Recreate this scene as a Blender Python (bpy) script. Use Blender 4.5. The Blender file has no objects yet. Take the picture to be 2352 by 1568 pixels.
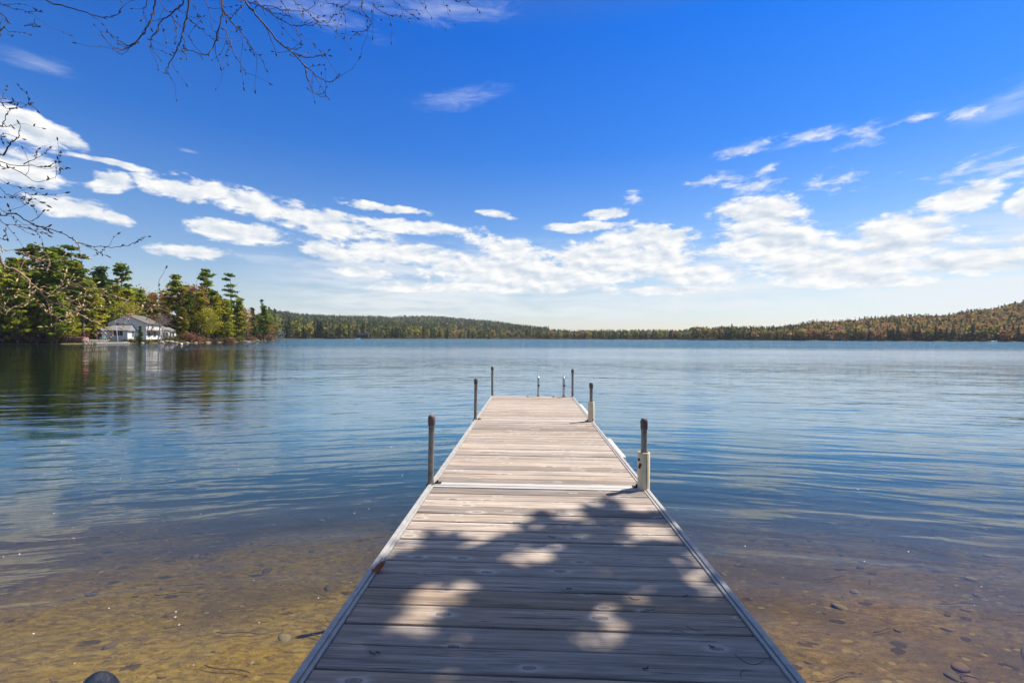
import bpy, bmesh, math, random
import numpy as np
from mathutils import Matrix, Vector

sc = bpy.context.scene
col = sc.collection
R = math.radians

# ------------------------------------------------------------------ camera
F = 1045.0          # focal length in picture units (picture is 2352 wide, 1568 high)
CAM_H = 1.6         # metres above the water
HOR, ROLL = 776.0, 0.004
cam_data = bpy.data.cameras.new('camera')
cam = bpy.data.objects.new('camera', cam_data)
col.objects.link(cam)
cam_data.sensor_width = 36.0
cam_data.lens = 36.0 * F / 2352
cam_data.clip_start = 0.05
cam_data.clip_end = 20000
pitch = math.atan((HOR - 784) / F)
cam.matrix_world = Matrix.Translation((0, 0, CAM_H)) @ Matrix.Rotation(R(90) + pitch, 4, 'X') @ Matrix.Rotation(ROLL, 4, 'Z')
sc.camera = cam

def horizon(px):
    return HOR + ROLL * (px - 1176)

def at(px, py, depth):
    """world point seen at picture coordinates, a given depth (metres along +Y) away"""
    return Vector(((px - 1176) / F * depth, depth, CAM_H + (horizon(px) - py) / F * depth))

# ------------------------------------------------------------------ light
SUN_AZ, SUN_EL = R(62), R(57)
SUN_DIR = Vector((math.cos(SUN_EL) * math.sin(SUN_AZ), math.cos(SUN_EL) * math.cos(SUN_AZ), math.sin(SUN_EL)))
sun_data = bpy.data.lights.new('sun', 'SUN')
sun_data.energy = 5.0
sun_data.angle = R(0.7)
sun_data.color = (1.0, 0.95, 0.87)
sun = bpy.data.objects.new('sun', sun_data)
sun.rotation_euler = SUN_DIR.to_track_quat('Z', 'Y').to_euler()
sun.location = (30, 16, 60)
col.objects.link(sun)
sc.view_settings.view_transform = 'Standard'
sc.view_settings.look = 'None'
sc.view_settings.exposure = 0.75
sc.view_settings.gamma = 1.0
sc.cycles.transparent_max_bounces = 16
sc.cycles.max_bounces = 8

# ------------------------------------------------------------------ node helper
class NT:
    def __init__(self, tree):
        self.t = tree
        self.n = tree.nodes
        self.l = tree.links
    def add(self, kind, **kw):
        nd = self.n.new(kind)
        for k, v in kw.items():
            setattr(nd, k, v)
        return nd
    def link(self, a, b):
        self.l.new(a, b)
    def put(self, sock, v):
        if isinstance(v, bpy.types.NodeSocket):
            self.l.new(v, sock)
        elif v is not None:
            sock.default_value = v
    def math(self, op, a, b=None, c=None, clamp=False):
        nd = self.n.new('ShaderNodeMath'); nd.operation = op; nd.use_clamp = clamp
        self.put(nd.inputs[0], a)
        if b is not None: self.put(nd.inputs[1], b)
        if c is not None: self.put(nd.inputs[2], c)
        return nd.outputs[0]
    def rng(self, v, a, b, c, d, smooth=False):
        nd = self.n.new('ShaderNodeMapRange')
        if smooth: nd.interpolation_type = 'SMOOTHSTEP'
        self.put(nd.inputs[0], v)
        for i, x in enumerate((a, b, c, d)): nd.inputs[i + 1].default_value = x
        return nd.outputs[0]
    def ramp(self, fac, stops, interp='LINEAR'):
        nd = self.n.new('ShaderNodeValToRGB'); cr = nd.color_ramp; cr.interpolation = interp
        while len(cr.elements) < len(stops): cr.elements.new(0.5)
        for e, (p, c) in zip(cr.elements, stops):
            e.position = p
            e.color = (c[0], c[1], c[2], 1) if hasattr(c, '__len__') else (c, c, c, 1)
        self.put(nd.inputs[0], fac)
        return nd.outputs[0]
    def mix(self, fac, a, b, mode='MIX'):
        nd = self.n.new('ShaderNodeMix'); nd.data_type = 'RGBA'; nd.blend_type = mode
        self.put(nd.inputs[0], fac)
        for s, v in ((nd.inputs[6], a), (nd.inputs[7], b)):
            if isinstance(v, tuple) and len(v) == 3: v = (*v, 1)
            self.put(s, v)
        return nd.outputs[2]
    def noise(self, vec, scale, detail=2, rough=0.5, dist=0.0, dims='3D', w=None):
        nd = self.n.new('ShaderNodeTexNoise'); nd.noise_dimensions = dims
        if vec is not None: self.put(nd.inputs['Vector'], vec)
        if w is not None: self.put(nd.inputs['W'], w)
        nd.inputs['Scale'].default_value = scale; nd.inputs['Detail'].default_value = detail
        nd.inputs['Roughness'].default_value = rough; nd.inputs['Distortion'].default_value = dist
        return nd.outputs[0]
    def mapping(self, vec, loc=(0, 0, 0), rot=(0, 0, 0), scale=(1, 1, 1), kind='POINT'):
        nd = self.n.new('ShaderNodeMapping'); nd.vector_type = kind
        self.put(nd.inputs[0], vec)
        nd.inputs[1].default_value = loc; nd.inputs[2].default_value = rot; nd.inputs[3].default_value = scale
        return nd.outputs[0]
    def xyz(self, vec):
        nd = self.n.new('ShaderNodeSeparateXYZ'); self.put(nd.inputs[0], vec); return nd.outputs
    def vec(self, x, y, z):
        nd = self.n.new('ShaderNodeCombineXYZ')
        for s, v in zip(nd.inputs, (x, y, z)): self.put(s, v)
        return nd.outputs[0]

# ------------------------------------------------------------------ world: sky with clouds (by direction: azimuth, elevation)
world = bpy.data.worlds.new('World')
sc.world = world
world.use_nodes = True
W = NT(world.node_tree)
W.n.clear()
out = W.add('ShaderNodeOutputWorld')
bg = W.add('ShaderNodeBackground')
SKY_S = 0.076
bg.inputs[1].default_value = SKY_S
W.link(bg.outputs[0], out.inputs[0])
sky = W.add('ShaderNodeTexSky', sky_type='NISHITA')
sky.sun_disc = False
sky.sun_elevation = SUN_EL
sky.sun_rotation = SUN_AZ
sky.air_density = 1.0
sky.dust_density = 0.4
sky.ozone_density = 2.5
tc = W.add('ShaderNodeTexCoord')
dx, dy, dz = W.xyz(tc.outputs['Generated'])
az = W.math('ARCTAN2', dx, dy)
el = W.math('ARCSINE', dz)
ae = W.vec(az, el, 0.0)
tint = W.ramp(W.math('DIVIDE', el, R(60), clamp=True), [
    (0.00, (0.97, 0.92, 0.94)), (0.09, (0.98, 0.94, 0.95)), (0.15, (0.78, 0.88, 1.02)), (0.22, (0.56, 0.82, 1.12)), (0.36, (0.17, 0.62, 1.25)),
    (0.56, (0.04, 0.52, 1.36)), (0.68, (0.30, 0.56, 1.0)), (0.80, (1.5, 1.3, 1.2)), (1.0, (2.1, 1.75, 1.5))])  # upper stops, above the view: sky brightened and whitened as added ambient fill
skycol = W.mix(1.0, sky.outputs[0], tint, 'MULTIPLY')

def sky_blobs(blobs, kx=1.0, ky=1.0):
    m = None
    for cx, cy, rx, ry, rot in blobs:
        u = (cx - 1176) / F
        a0 = math.atan(u); e0 = math.atan2((horizon(cx) - cy) / F, math.hypot(1, u))
        sx = rx * kx / F / (1 + u * u); sy = ry * ky / F / math.hypot(1, u)
        v = W.mapping(ae, (a0, e0, 0), (0, 0, -R(rot)), (sx, sy, 1), 'TEXTURE')
        g = W.add('ShaderNodeTexGradient', gradient_type='SPHERICAL'); W.link(v, g.inputs[0])
        m = g.outputs[1] if m is None else W.math('MAXIMUM', m, g.outputs[1])
    return m
CUMULUS = [
    (60, 290, 190, 58, 14), (150, 322, 100, 26, 18), (40, 385, 180, 62, 0), (250, 374, 150, 13, 2), (245, 420, 90, 38, -10),
    (175, 483, 150, 40, 6), (265, 505, 70, 24, 10),
    (400, 434, 125, 38, 6), (570, 464, 220, 44, 11), (745, 512, 260, 48, 8), (950, 520, 230, 26, 2), (880, 476, 150, 16, 4),
    (545, 532, 180, 38, 3), (445, 577, 150, 26, -2), (750, 578, 110, 34, 12), (910, 582, 190, 48, 4), (825, 624, 90, 20, 6), (1150, 662, 380, 18, 1), (1320, 640, 320, 20, 0), (960, 664, 190, 12, 0), (1540, 668, 220, 16, 1), (2010, 645, 240, 22, 0),
    (1160, 570, 120, 40, 10), (1170, 625, 330, 62, 3), (1340, 520, 120, 20, 0), (1480, 548, 170, 54, 6), (1400, 600, 330, 72, 2),
    (1600, 630, 170, 44, 4), (1740, 492, 150, 70, 2), (1790, 560, 210, 84, 8), (1900, 610, 280, 76, 2), (2050, 520, 150, 54, -4),
    (2200, 458, 165, 50, -10), (2345, 465, 70, 56, 0), (2220, 595, 230, 56, 0), (2060, 560, 220, 62, 4), (2400, 560, 160, 60, 0),
    (1390, 490, 60, 20, 0), (1140, 495, 60, 14, 8),]
PUFFS = [
    (1930, 412, 190, 40, 2), (2270, 392, 260, 60, -4), (1450, 455, 40, 26, 0), (1640, 418, 100, 36, 0), (1735, 430, 130, 30, -6), (1755, 392, 60, 22, 0), (2000, 300, 110, 28, -8), (2210, 271, 80, 22, 0), (1720, 342, 120, 24, -6), (1850, 322, 140, 28, -8), (1960, 332, 100, 20, 0), (2120, 270, 70, 18, -6)]
WISPS = [
    (1700, 342, 110, 20, -6), (1850, 322, 130, 24, -8), (1960, 332, 80, 16, 0),
    (1050, 228, 190, 34, -10), (90, 147, 210, 30, -2), (2290, 240, 190, 60, -12), (1450, 690, 1100, 90, 1), (1200, 640, 700, 70, 0), (2000, 640, 600, 90, 0),
    (950, 660, 420, 30, 0), (1000, 30, 300, 40, -4), (700, 20, 300, 50, 4), (2100, 690, 500, 50, 0), (600, 590, 180, 24, 0), (1480, 735, 200, 14, 0), (430, 345, 40, 8, 0)]
def smooth(v, a, b): return W.rng(v, a, b, 0.0, 1.0, True)
warp = W.add('ShaderNodeTexNoise'); W.link(ae, warp.inputs['Vector']); warp.inputs['Scale'].default_value = 9; warp.inputs['Detail'].default_value = 3
wv = W.add('ShaderNodeVectorMath', operation='MULTIPLY_ADD')
W.link(warp.outputs[1], wv.inputs[0]); wv.inputs[1].default_value = (0.05, 0.018, 0); W.link(ae, wv.inputs[2])
aew = wv.outputs[0]
ae_true = ae
def aoff(o): return W.mapping(ae_true, o, (0, 0, 0), (6.4, 14.5, 1))
n1 = W.noise(aoff((0, 0, 0)), 2.6, 9, 0.55, 0.2)
n2 = W.noise(aoff((0.07, 0.12, 0)), 2.6, 7, 0.55, 0.2)
n4 = W.noise(aoff((2, 5, 1)), 7.5, 7, 0.6, 0.3)
nmix = W.math('ADD', W.math('MULTIPLY', n1, 0.62), W.math('MULTIPLY', n4, 0.38))
nb = W.noise(aoff((3, 1, 5)), 0.9, 2, 0.5)
ae = W.mapping(aew, (-0.025, -0.009, 0))
m = sky_blobs(CUMULUS, 0.93, 0.84)
gate = smooth(m, 0.0, 0.22)
cover = W.math('ADD', m, W.math('MULTIPLY', W.math('MULTIPLY', W.math('SUBTRACT', nmix, 0.52), 2.4), gate))
alpha = W.math('MULTIPLY', smooth(cover, 0.07, 0.50), 0.97)
mw = sky_blobs(WISPS)
nw = W.noise(W.mapping(aew, (0, 0, 3), (0, 0, R(4)), (5.0, 26.0, 1)), 2.0, 8, 0.66, 0.5)
aw = W.math('MULTIPLY', smooth(W.math('ADD', W.math('MULTIPLY', mw, 0.62), W.math('MULTIPLY', W.math('SUBTRACT', nw, 0.5), 1.3)), 0.16, 0.95), W.math('MULTIPLY', smooth(mw, 0.0, 0.5), 0.40))
mp = sky_blobs(PUFFS)
npf = W.noise(W.mapping(aew, (4, 2, 3), (0, 0, R(4)), (9.0, 24.0, 1)), 2.6, 8, 0.62, 0.3)
ap = W.math('MULTIPLY', smooth(W.math('ADD', W.math('MULTIPLY', mp, 0.9), W.math('MULTIPLY', W.math('SUBTRACT', npf, 0.52), 2.6)), 0.30, 1.10), W.math('MULTIPLY', smooth(mp, 0.0, 0.35), 0.75))
alpha = W.math('MAXIMUM', alpha, ap)
relief = W.math('MULTIPLY', W.math('SUBTRACT', n1, n2), 2.2)
core = W.rng(cover, 0.3, 1.0, 0.06, -0.10)
shade = W.math('ADD', W.math('ADD', 0.74, relief), W.math('ADD', core, W.math('MULTIPLY', W.math('SUBTRACT', nb, 0.5), 0.3)), clamp=True)
cloudcol = W.ramp(shade, [(0.0, (3.9, 4.7, 5.7)), (0.45, (5.4, 5.95, 6.6)), (0.8, (7.3, 7.4, 7.45)), (1.0, (8.2, 8.1, 7.9))])
c1 = W.mix(aw, skycol, (7.0, 7.4, 7.9))
# thin layered cloud low over the far shore
nl = W.noise(W.mapping(aew, (1, 7, 2), (0, 0, R(1)), (2.6, 20.0, 1)), 2.2, 7, 0.6, 0.3)
low = W.math('MULTIPLY', W.math('MULTIPLY', smooth(el, R(1.0), R(3.5)), W.rng(el, R(7.0), R(13.5), 1.0, 0.0, True)), smooth(az, R(-34), R(-16)))
al = W.math('MULTIPLY', W.math('MULTIPLY', smooth(nl, 0.36, 0.62), low), 0.75)
c1 = W.mix(al, c1, (6.9, 7.15, 7.3))
c2 = W.mix(alpha, c1, cloudcol)
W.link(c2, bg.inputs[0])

# ------------------------------------------------------------------ object helpers
def link(o):
    col.objects.link(o); return o

def tag(o, label=None, cat=None, group=None, kind=None):
    if label: o['label'] = label
    if cat: o['category'] = cat
    if group: o['group'] = group
    if kind: o['kind'] = kind
    return o

def empty(name, loc=(0, 0, 0), label=None, cat=None, group=None, rotz=0.0):
    o = link(bpy.data.objects.new(name, None))
    o.empty_display_size = 0.2
    o.location = loc; o.rotation_euler = (0, 0, rotz)
    return tag(o, label, cat, group)

def mesh_obj(name, verts, faces, mat, parent=None, smooth=False, attrs=None, mats=None, mat_idx=None):
    me = bpy.data.meshes.new(name)
    if isinstance(verts, np.ndarray) and isinstance(faces, np.ndarray):
        nv, nf, k = len(verts), len(faces), faces.shape[1]
        me.vertices.add(nv); me.vertices.foreach_set('co', verts.astype(np.float32).ravel())
        me.loops.add(nf * k); me.loops.foreach_set('vertex_index', faces.astype(np.int32).ravel())
        me.polygons.add(nf); me.polygons.foreach_set('loop_start', np.arange(0, nf * k, k, dtype=np.int32))
        me.update(calc_edges=True)
    else:
        me.from_pydata([tuple(v) for v in verts], [], [tuple(f) for f in faces])
        me.update()
    for mm in (mats or [mat]): me.materials.append(mm)
    if mat_idx is not None: me.polygons.foreach_set('material_index', np.asarray(mat_idx, dtype=np.int32))
    if smooth: me.polygons.foreach_set('use_smooth', np.ones(len(me.polygons), dtype=bool))
    for an, (dom, typ, data) in (attrs or {}).items():
        a = me.attributes.new(an, typ, dom)
        if typ == 'FLOAT': a.data.foreach_set('value', np.asarray(data, dtype=np.float32))
        else: a.data.foreach_set('color', np.asarray(data, dtype=np.float32).ravel())
    o = link(bpy.data.objects.new(name, me))
    if parent is not None: o.parent = parent
    return o

class MB:
    """collects shapes for one mesh"""
    def __init__(self): self.v = []; self.f = []; self.a = []
    def put(self, vs, fs, a=0.0):
        b = len(self.v); self.v += [Vector(x) for x in vs]; self.f += [[i + b for i in f] for f in fs]; self.a += [a] * len(fs)
    def box(self, x0, x1, y0, y1, z0, z1, a=0.0, bev=0.0):
        if bev <= 0:
            vs = [(x, y, z) for z in (z0, z1) for y in (y0, y1) for x in (x0, x1)]
            self.put(vs, [(0, 2, 3, 1), (4, 5, 7, 6), (0, 1, 5, 4), (2, 6, 7, 3), (0, 4, 6, 2), (1, 3, 7, 5)], a)
        else:
            bm = bmesh.new()
            bmesh.ops.create_cube(bm, size=1)
            for v in bm.verts:
                v.co = Vector((x0 + (v.co.x + .5) * (x1 - x0), y0 + (v.co.y + .5) * (y1 - y0), z0 + (v.co.z + .5) * (z1 - z0)))
            bmesh.ops.bevel(bm, geom=bm.edges[:], offset=bev, segments=2, affect='EDGES', profile=.6)
            bm.verts.index_update()
            self.put([v.co.copy() for v in bm.verts], [[v.index for v in f.verts] for f in bm.faces], a); bm.free()
    def tube(self, pts, rad, seg=8, cap=True, a=0.0):
        pts = [Vector(p) for p in pts]; n = len(pts)
        if not hasattr(rad, '__len__'): rad = [rad] * n
        vs = []; up = None
        for i, p in enumerate(pts):
            t = (pts[min(i + 1, n - 1)] - pts[max(i - 1, 0)])
            t = t.normalized() if t.length > 1e-9 else Vector((0, 0, 1))
            if up is None: up = Vector((1, 0, 0)) if abs(t.x) < .9 else Vector((0, 1, 0))
            up = (up - t * up.dot(t)); up = up.normalized() if up.length > 1e-6 else t.orthogonal().normalized()
            w = t.cross(up)
            for k in range(seg):
                q = 2 * math.pi * k / seg
                vs.append(p + (up * math.cos(q) + w * math.sin(q)) * rad[i])
        fs = [(i * seg + k, i * seg + (k + 1) % seg, (i + 1) * seg + (k + 1) % seg, (i + 1) * seg + k) for i in range(n - 1) for k in range(seg)]
        if cap:
            fs.append(tuple(range(seg))[::-1]); fs.append(tuple(range((n - 1) * seg, n * seg)))
        self.put(vs, fs, a)
    def lathe(self, prof, seg=20, c=(0, 0, 0), a=0.0):
        """prof: list of (radius, z), closed with caps"""
        vs = []
        for r, z in prof:
            for k in range(seg):
                q = 2 * math.pi * k / seg
                vs.append((c[0] + r * math.cos(q), c[1] + r * math.sin(q), c[2] + z))
        n = len(prof)
        fs = [(i * seg + k, i * seg + (k + 1) % seg, (i + 1) * seg + (k + 1) % seg, (i + 1) * seg + k) for i in range(n - 1) for k in range(seg)]
        fs.append(tuple(range(seg))[::-1]); fs.append(tuple(range((n - 1) * seg, n * seg)))
        self.put(vs, fs, a)
    def prism(self, poly, axis, t0, t1, a=0.0):
        """poly in the plane across axis ('y': (x,z) points, 'x': (y,z) points, 'z': (x,y) points)"""
        n = len(poly)
        def p3(p, t): return (p[0], t, p[1]) if axis == 'y' else ((t, p[0], p[1]) if axis == 'x' else (p[0], p[1], t))
        vs = [p3(p, t0) for p in poly] + [p3(p, t1) for p in poly]
        fs = [tuple(range(n)), tuple(range(n, 2 * n))[::-1]] + [(i, n + i, n + (i + 1) % n, (i + 1) % n) for i in range(n)]
        self.put(vs, fs, a)
    def build(self, name, mat, parent=None, smooth=False, attr=None):
        at_ = {attr: ('FACE', 'FLOAT', self.a)} if attr else None
        o = mesh_obj(name, self.v, self.f, mat, parent, smooth, at_)
        bm = bmesh.new(); bm.from_mesh(o.data); bmesh.ops.recalc_face_normals(bm, faces=bm.faces[:]); bm.to_mesh(o.data); bm.free()
        return o

def auto_smooth(o, ang=40):
    me = o.data
    me.polygons.foreach_set('use_smooth', np.ones(len(me.polygons), dtype=bool))
    me.set_sharp_from_angle(angle=R(ang))
    return o

def copy_tree(o, parent=None):
    c = o.copy(); col.objects.link(c)
    if parent is not None: c.parent = parent
    for ch in o.children: copy_tree(ch, c)
    return c

# ------------------------------------------------------------------ materials
def new_mat(name):
    mt = bpy.data.materials.new(name); mt.use_nodes = True
    t = NT(mt.node_tree); t.n.clear()
    o = t.add('ShaderNodeOutputMaterial')
    return mt, t, o

def plain(name, c, rough=0.6, metal=0.0, var=0.25, scale=6.0, bump=0.0, bscale=40.0, spec=0.4, c2=None):
    mt, t, o = new_mat(name)
    p = t.add('ShaderNodeBsdfPrincipled'); t.link(p.outputs[0], o.inputs[0])
    tcn = t.add('ShaderNodeTexCoord')
    n = t.noise(tcn.outputs['Object'], scale, 5, 0.65)
    f = t.rng(n, 0.3, 0.7, 0, 1)
    dark = c2 if c2 else tuple(x * (1 - var) for x in c)
    t.put(p.inputs['Base Color'], t.mix(f, dark, c))
    p.inputs['Roughness'].default_value = rough; p.inputs['Metallic'].default_value = metal
    p.inputs['Specular IOR Level'].default_value = spec
    if bump:
        b = t.add('ShaderNodeBump'); b.inputs['Strength'].default_value = bump; b.inputs['Distance'].default_value = 0.01
        t.put(b.inputs['Height'], t.noise(tcn.outputs['Object'], bscale, 4, 0.6)); t.link(b.outputs[0], p.inputs['Normal'])
    return mt

def foliage(name, transl=0.3):
    """base colour from the leaf's own colour attribute, small change from tree to tree"""
    mt, t, o = new_mat(name)
    a = t.add('ShaderNodeAttribute', attribute_name='leaf')
    oi = t.add('ShaderNodeObjectInfo')
    hsv = t.add('ShaderNodeHueSaturation')
    t.put(hsv.inputs['Hue'], t.rng(oi.outputs['Random'], 0, 1, 0.485, 0.51))
    t.put(hsv.inputs['Value'], t.rng(t.math('FRACT', t.math('MULTIPLY', oi.outputs['Random'], 7.31)), 0, 1, 0.8, 1.2))
    t.link(a.outputs['Color'], hsv.inputs['Color'])
    d = t.add('ShaderNodeBsdfDiffuse'); tr = t.add('ShaderNodeBsdfTranslucent'); mx = t.add('ShaderNodeMixShader')
    t.link(hsv.outputs[0], d.inputs[0]); t.link(hsv.outputs[0], tr.inputs[0]); mx.inputs[0].default_value = transl
    t.link(d.outputs[0], mx.inputs[1]); t.link(tr.outputs[0], mx.inputs[2]); t.link(mx.outputs[0], o.inputs[0])
    return mt

M_LEAF = foliage('leaves', 0.42)
M_BARK = plain('bark', (0.13, 0.10, 0.075), 0.9, bump=0.6, bscale=12, var=0.5, scale=3)
M_BARKG = plain('grey bark', (0.30, 0.26, 0.22), 0.9, bump=0.5, bscale=14, var=0.4, scale=4)
M_TWIG = plain('twig bark', (0.075, 0.05, 0.04), 0.7, var=0.5, scale=30, bump=0.4, bscale=80)  # upper twigs: their shaded look against the sky put into the colour
M_TWIG_LIT = plain('sunlit twig bark', (0.36, 0.235, 0.15), 0.7, var=0.5, scale=25, bump=0.4, bscale=80)  # same tree, lower left twigs: sunlight put into a paler bark colour
M_BUD = plain('bud', (0.55, 0.38, 0.17), 0.6, var=0.4, scale=60)
M_ROCK = plain('shore rock', (0.34, 0.285, 0.225), 0.9, bump=0.8, bscale=5, var=0.5, scale=2)
M_DARKROCK = plain('wet dark rock', (0.016, 0.014, 0.018), 0.6, bump=0.9, bscale=30, var=0.6, scale=14)

def wood_mat():
    mt, t, o = new_mat('weathered planks')
    p = t.add('ShaderNodeBsdfPrincipled'); t.link(p.outputs[0], o.inputs[0])
    tcn = t.add('ShaderNodeTexCoord'); at_ = t.add('ShaderNodeAttribute', attribute_name='plank')
    pid = at_.outputs['Fac']
    x, y, z = t.xyz(tcn.outputs['Object'])
    xs = t.math('ADD', x, t.math('MULTIPLY', pid, 91.7))
    base = t.vec(xs, y, t.math('MULTIPLY', pid, 13.0))
    # knots: sparse voronoi cells, a little wider along the grain
    kv = t.vec(t.math('MULTIPLY', xs, 3.0), t.math('MULTIPLY', y, 7.4), t.math('MULTIPLY', pid, 37.0))
    vor = t.add('ShaderNodeTexVoronoi', voronoi_dimensions='2D'); t.link(kv, vor.inputs['Vector']); vor.inputs['Scale'].default_value = 1.0; vor.inputs['Randomness'].default_value = 0.9
    kd = vor.outputs['Distance']; vr, vg, vb = t.xyz(vor.outputs['Color'])
    has = t.math('GREATER_THAN', vr, 0.42)
    ksz = t.rng(vg, 0, 1, 0.04, 0.095)
    kn = t.math('DIVIDE', t.math('ADD', kd, t.math('MULTIPLY', t.math('SUBTRACT', t.noise(base, 60, 2), 0.5), 0.05)), ksz)
    knot = t.math('MULTIPLY', t.rng(kn, 0.55, 1.0, 1, 0, True), has)
    halo = t.math('MULTIPLY', t.rng(kn, 0.9, 3.4, 1, 0, True), has)
    ring = t.math('MULTIPLY', t.math('MULTIPLY', t.rng(kn, 0.75, 1.0, 0, 1, True), t.rng(kn, 1.0, 1.35, 1, 0, True)), has)
    # grain bends round knots
    gy = t.math('ADD', y, t.math('MULTIPLY', halo, 0.012))
    g1 = t.noise(t.vec(t.math('MULTIPLY', xs, 1.6), t.math('MULTIPLY', gy, 42), t.math('MULTIPLY', pid, 13)), 1.0, 4, 0.62, 0.3)
    g2 = t.noise(t.vec(t.math('MULTIPLY', xs, 7), t.math('MULTIPLY', gy, 230), t.math('MULTIPLY', pid, 13)), 1.0, 4, 0.65)
    big = t.noise(t.vec(t.math('MULTIPLY', xs, 1.3), t.math('MULTIPLY', y, 5), pid), 1.0, 4, 0.6)
    c = t.ramp(g1, [(0.26, (0.13, 0.112, 0.10)), (0.45, (0.30, 0.265, 0.24)), (0.60, (0.43, 0.385, 0.35)), (0.75, (0.60, 0.545, 0.50))])
    c = t.mix(t.rng(g2, 0.36, 0.50, 0.7, 0), c, (0.15, 0.125, 0.11))
    c = t.mix(t.rng(big, 0.35, 0.7, 0.0, 0.38), c, (0.45, 0.34, 0.245))
    fr = t.math('FRACT', t.math('MULTIPLY', pid, 17.3))
    c = t.mix(0.9, c, t.ramp(fr, [(0, (0.24, 0.23, 0.225)), (0.35, (0.52, 0.50, 0.485)), (0.7, (0.70, 0.67, 0.635)), (1, (0.44, 0.37, 0.29))]), 'OVERLAY')
    c = t.mix(t.math('MULTIPLY', halo, 0.50), c, (0.70, 0.64, 0.58))
    c = t.mix(t.math('MULTIPLY', knot, 0.72), c, (0.17, 0.125, 0.10))
    c = t.mix(t.math('MULTIPLY', ring, 0.75), c, (0.05, 0.04, 0.035))
    # cracks and small dark stains
    ck = t.noise(t.vec(t.math('MULTIPLY', xs, 2.2), t.math('MULTIPLY', y, 95), t.math('MULTIPLY', pid, 5)), 1.0, 2, 0.5)
    crack = t.rng(ck, 0.29, 0.335, 1, 0)
    c = t.mix(t.math('MULTIPLY', crack, 0.8), c, (0.055, 0.045, 0.04))
    sp = t.noise(base, 38, 3, 0.6)
    c = t.mix(t.rng(sp, 0.68, 0.76, 0, 0.6), c, (0.06, 0.05, 0.045))
    c = t.mix(1.0, c, (0.80, 0.78, 0.735), 'MULTIPLY')
    t.link(c, p.inputs['Base Color'])
    p.inputs['Roughness'].default_value = 0.72; p.inputs['Specular IOR Level'].default_value = 0.35
    h = t.math('SUBTRACT', t.math('ADD', t.math('MULTIPLY', g1, 0.6), t.math('MULTIPLY', g2, 0.4)), t.math('ADD', t.math('MULTIPLY', crack, 0.7), t.math('MULTIPLY', ring, 0.4)))
    b = t.add('ShaderNodeBump'); b.inputs['Strength'].default_value = 0.55; b.inputs['Distance'].default_value = 0.004
    t.put(b.inputs['Height'], h); t.link(b.outputs[0], p.inputs['Normal'])
    return mt
M_WOOD = wood_mat()

def painted_strip():
    mt, t, o = new_mat('pale cross strip')
    p = t.add('ShaderNodeBsdfPrincipled'); t.link(p.outputs[0], o.inputs[0])
    tcn = t.add('ShaderNodeTexCoord')
    n = t.noise(t.mapping(tcn.outputs['Object'], scale=(3, 60, 3)), 1.0, 5, 0.65)
    n2 = t.noise(tcn.outputs['Object'], 9, 4, 0.6)
    c = t.mix(t.rng(n, 0.35, 0.65, 0, 1), (0.32, 0.295, 0.255), (0.50, 0.46, 0.41))
    c = t.mix(t.rng(n2, 0.55, 0.75, 0, 0.5), c, (0.42, 0.36, 0.29))
    t.link(c, p.inputs['Base Color']); p.inputs['Roughness'].default_value = 0.6
    return mt
M_STRIP = painted_strip()
M_ALU = plain('weathered aluminium', (0.43, 0.40, 0.36), 0.5, metal=0.1, var=0.35, scale=22, bump=0.15, bscale=120)
M_POLE = plain('galvanised pole', (0.34, 0.32, 0.29), 0.45, metal=0.55, var=0.55, scale=14, bump=0.3, bscale=60, c2=(0.15, 0.115, 0.085))
M_CAP = plain('pole cap rubber', (0.17, 0.118, 0.10), 0.65, var=0.35, scale=18, bump=0.2, bscale=60)
M_SLEEVE = plain('cream plastic', (0.80, 0.63, 0.38), 0.4, var=0.16, scale=9)
M_SEAM = plain('seam', (0.10, 0.06, 0.035), 0.7, var=0.3)
M_RUST = plain('rust', (0.19, 0.065, 0.022), 0.85, var=0.5, scale=40)
M_BLACK = plain('black bracket', (0.035, 0.032, 0.03), 0.6, var=0.4, scale=60)
M_STEEL = plain('ladder steel', (0.55, 0.55, 0.55), 0.28, metal=0.85, var=0.3, scale=12)
M_VINYL = plain('white vinyl', (0.58, 0.53, 0.44), 0.45, var=0.2, scale=12)

# ------------------------------------------------------------------ shoreline and terrain
def px_ang(px): return math.degrees(math.atan((px - 1176) / F))
SHORE = [(-180, 1.7), (-150, 2.0), (-120, 3.0), (-100, 4.2), (-75, 3.4), (-60, 3.8), (-55, 4.1), (-53.0, 6.0), (-52.2, 20), (-51.0, 90),
         (px_ang(-90), 90), (px_ang(0), 91), (px_ang(160), 93.5), (px_ang(300), 106), (px_ang(420), 113), (px_ang(540), 138), (px_ang(600), 170),
         (px_ang(627), 200), (px_ang(632), 215), (px_ang(636), 405), (px_ang(800), 430), (px_ang(1000), 510), (px_ang(1150), 600), (px_ang(1500), 620), (px_ang(1575), 600),
         (px_ang(1592), 500), (px_ang(1800), 450), (px_ang(2100), 400), (px_ang(2352), 365), (px_ang(2420), 350), (50.9, 300), (52.2, 40), (54, 9), (60, 5.4),
         (75, 4.6), (90, 4.4), (110, 4.2), (130, 3.0), (150, 2.1), (180, 1.7)]
SHORE = [(a, d / math.cos(R(a)) if abs(a) < 50 else d) for a, d in SHORE]
SA = np.array([s[0] for s in SHORE]); SD = np.log(np.array([s[1] for s in SHORE]))
def shore_dist(deg): return np.exp(np.interp(deg, SA, SD))
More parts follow.
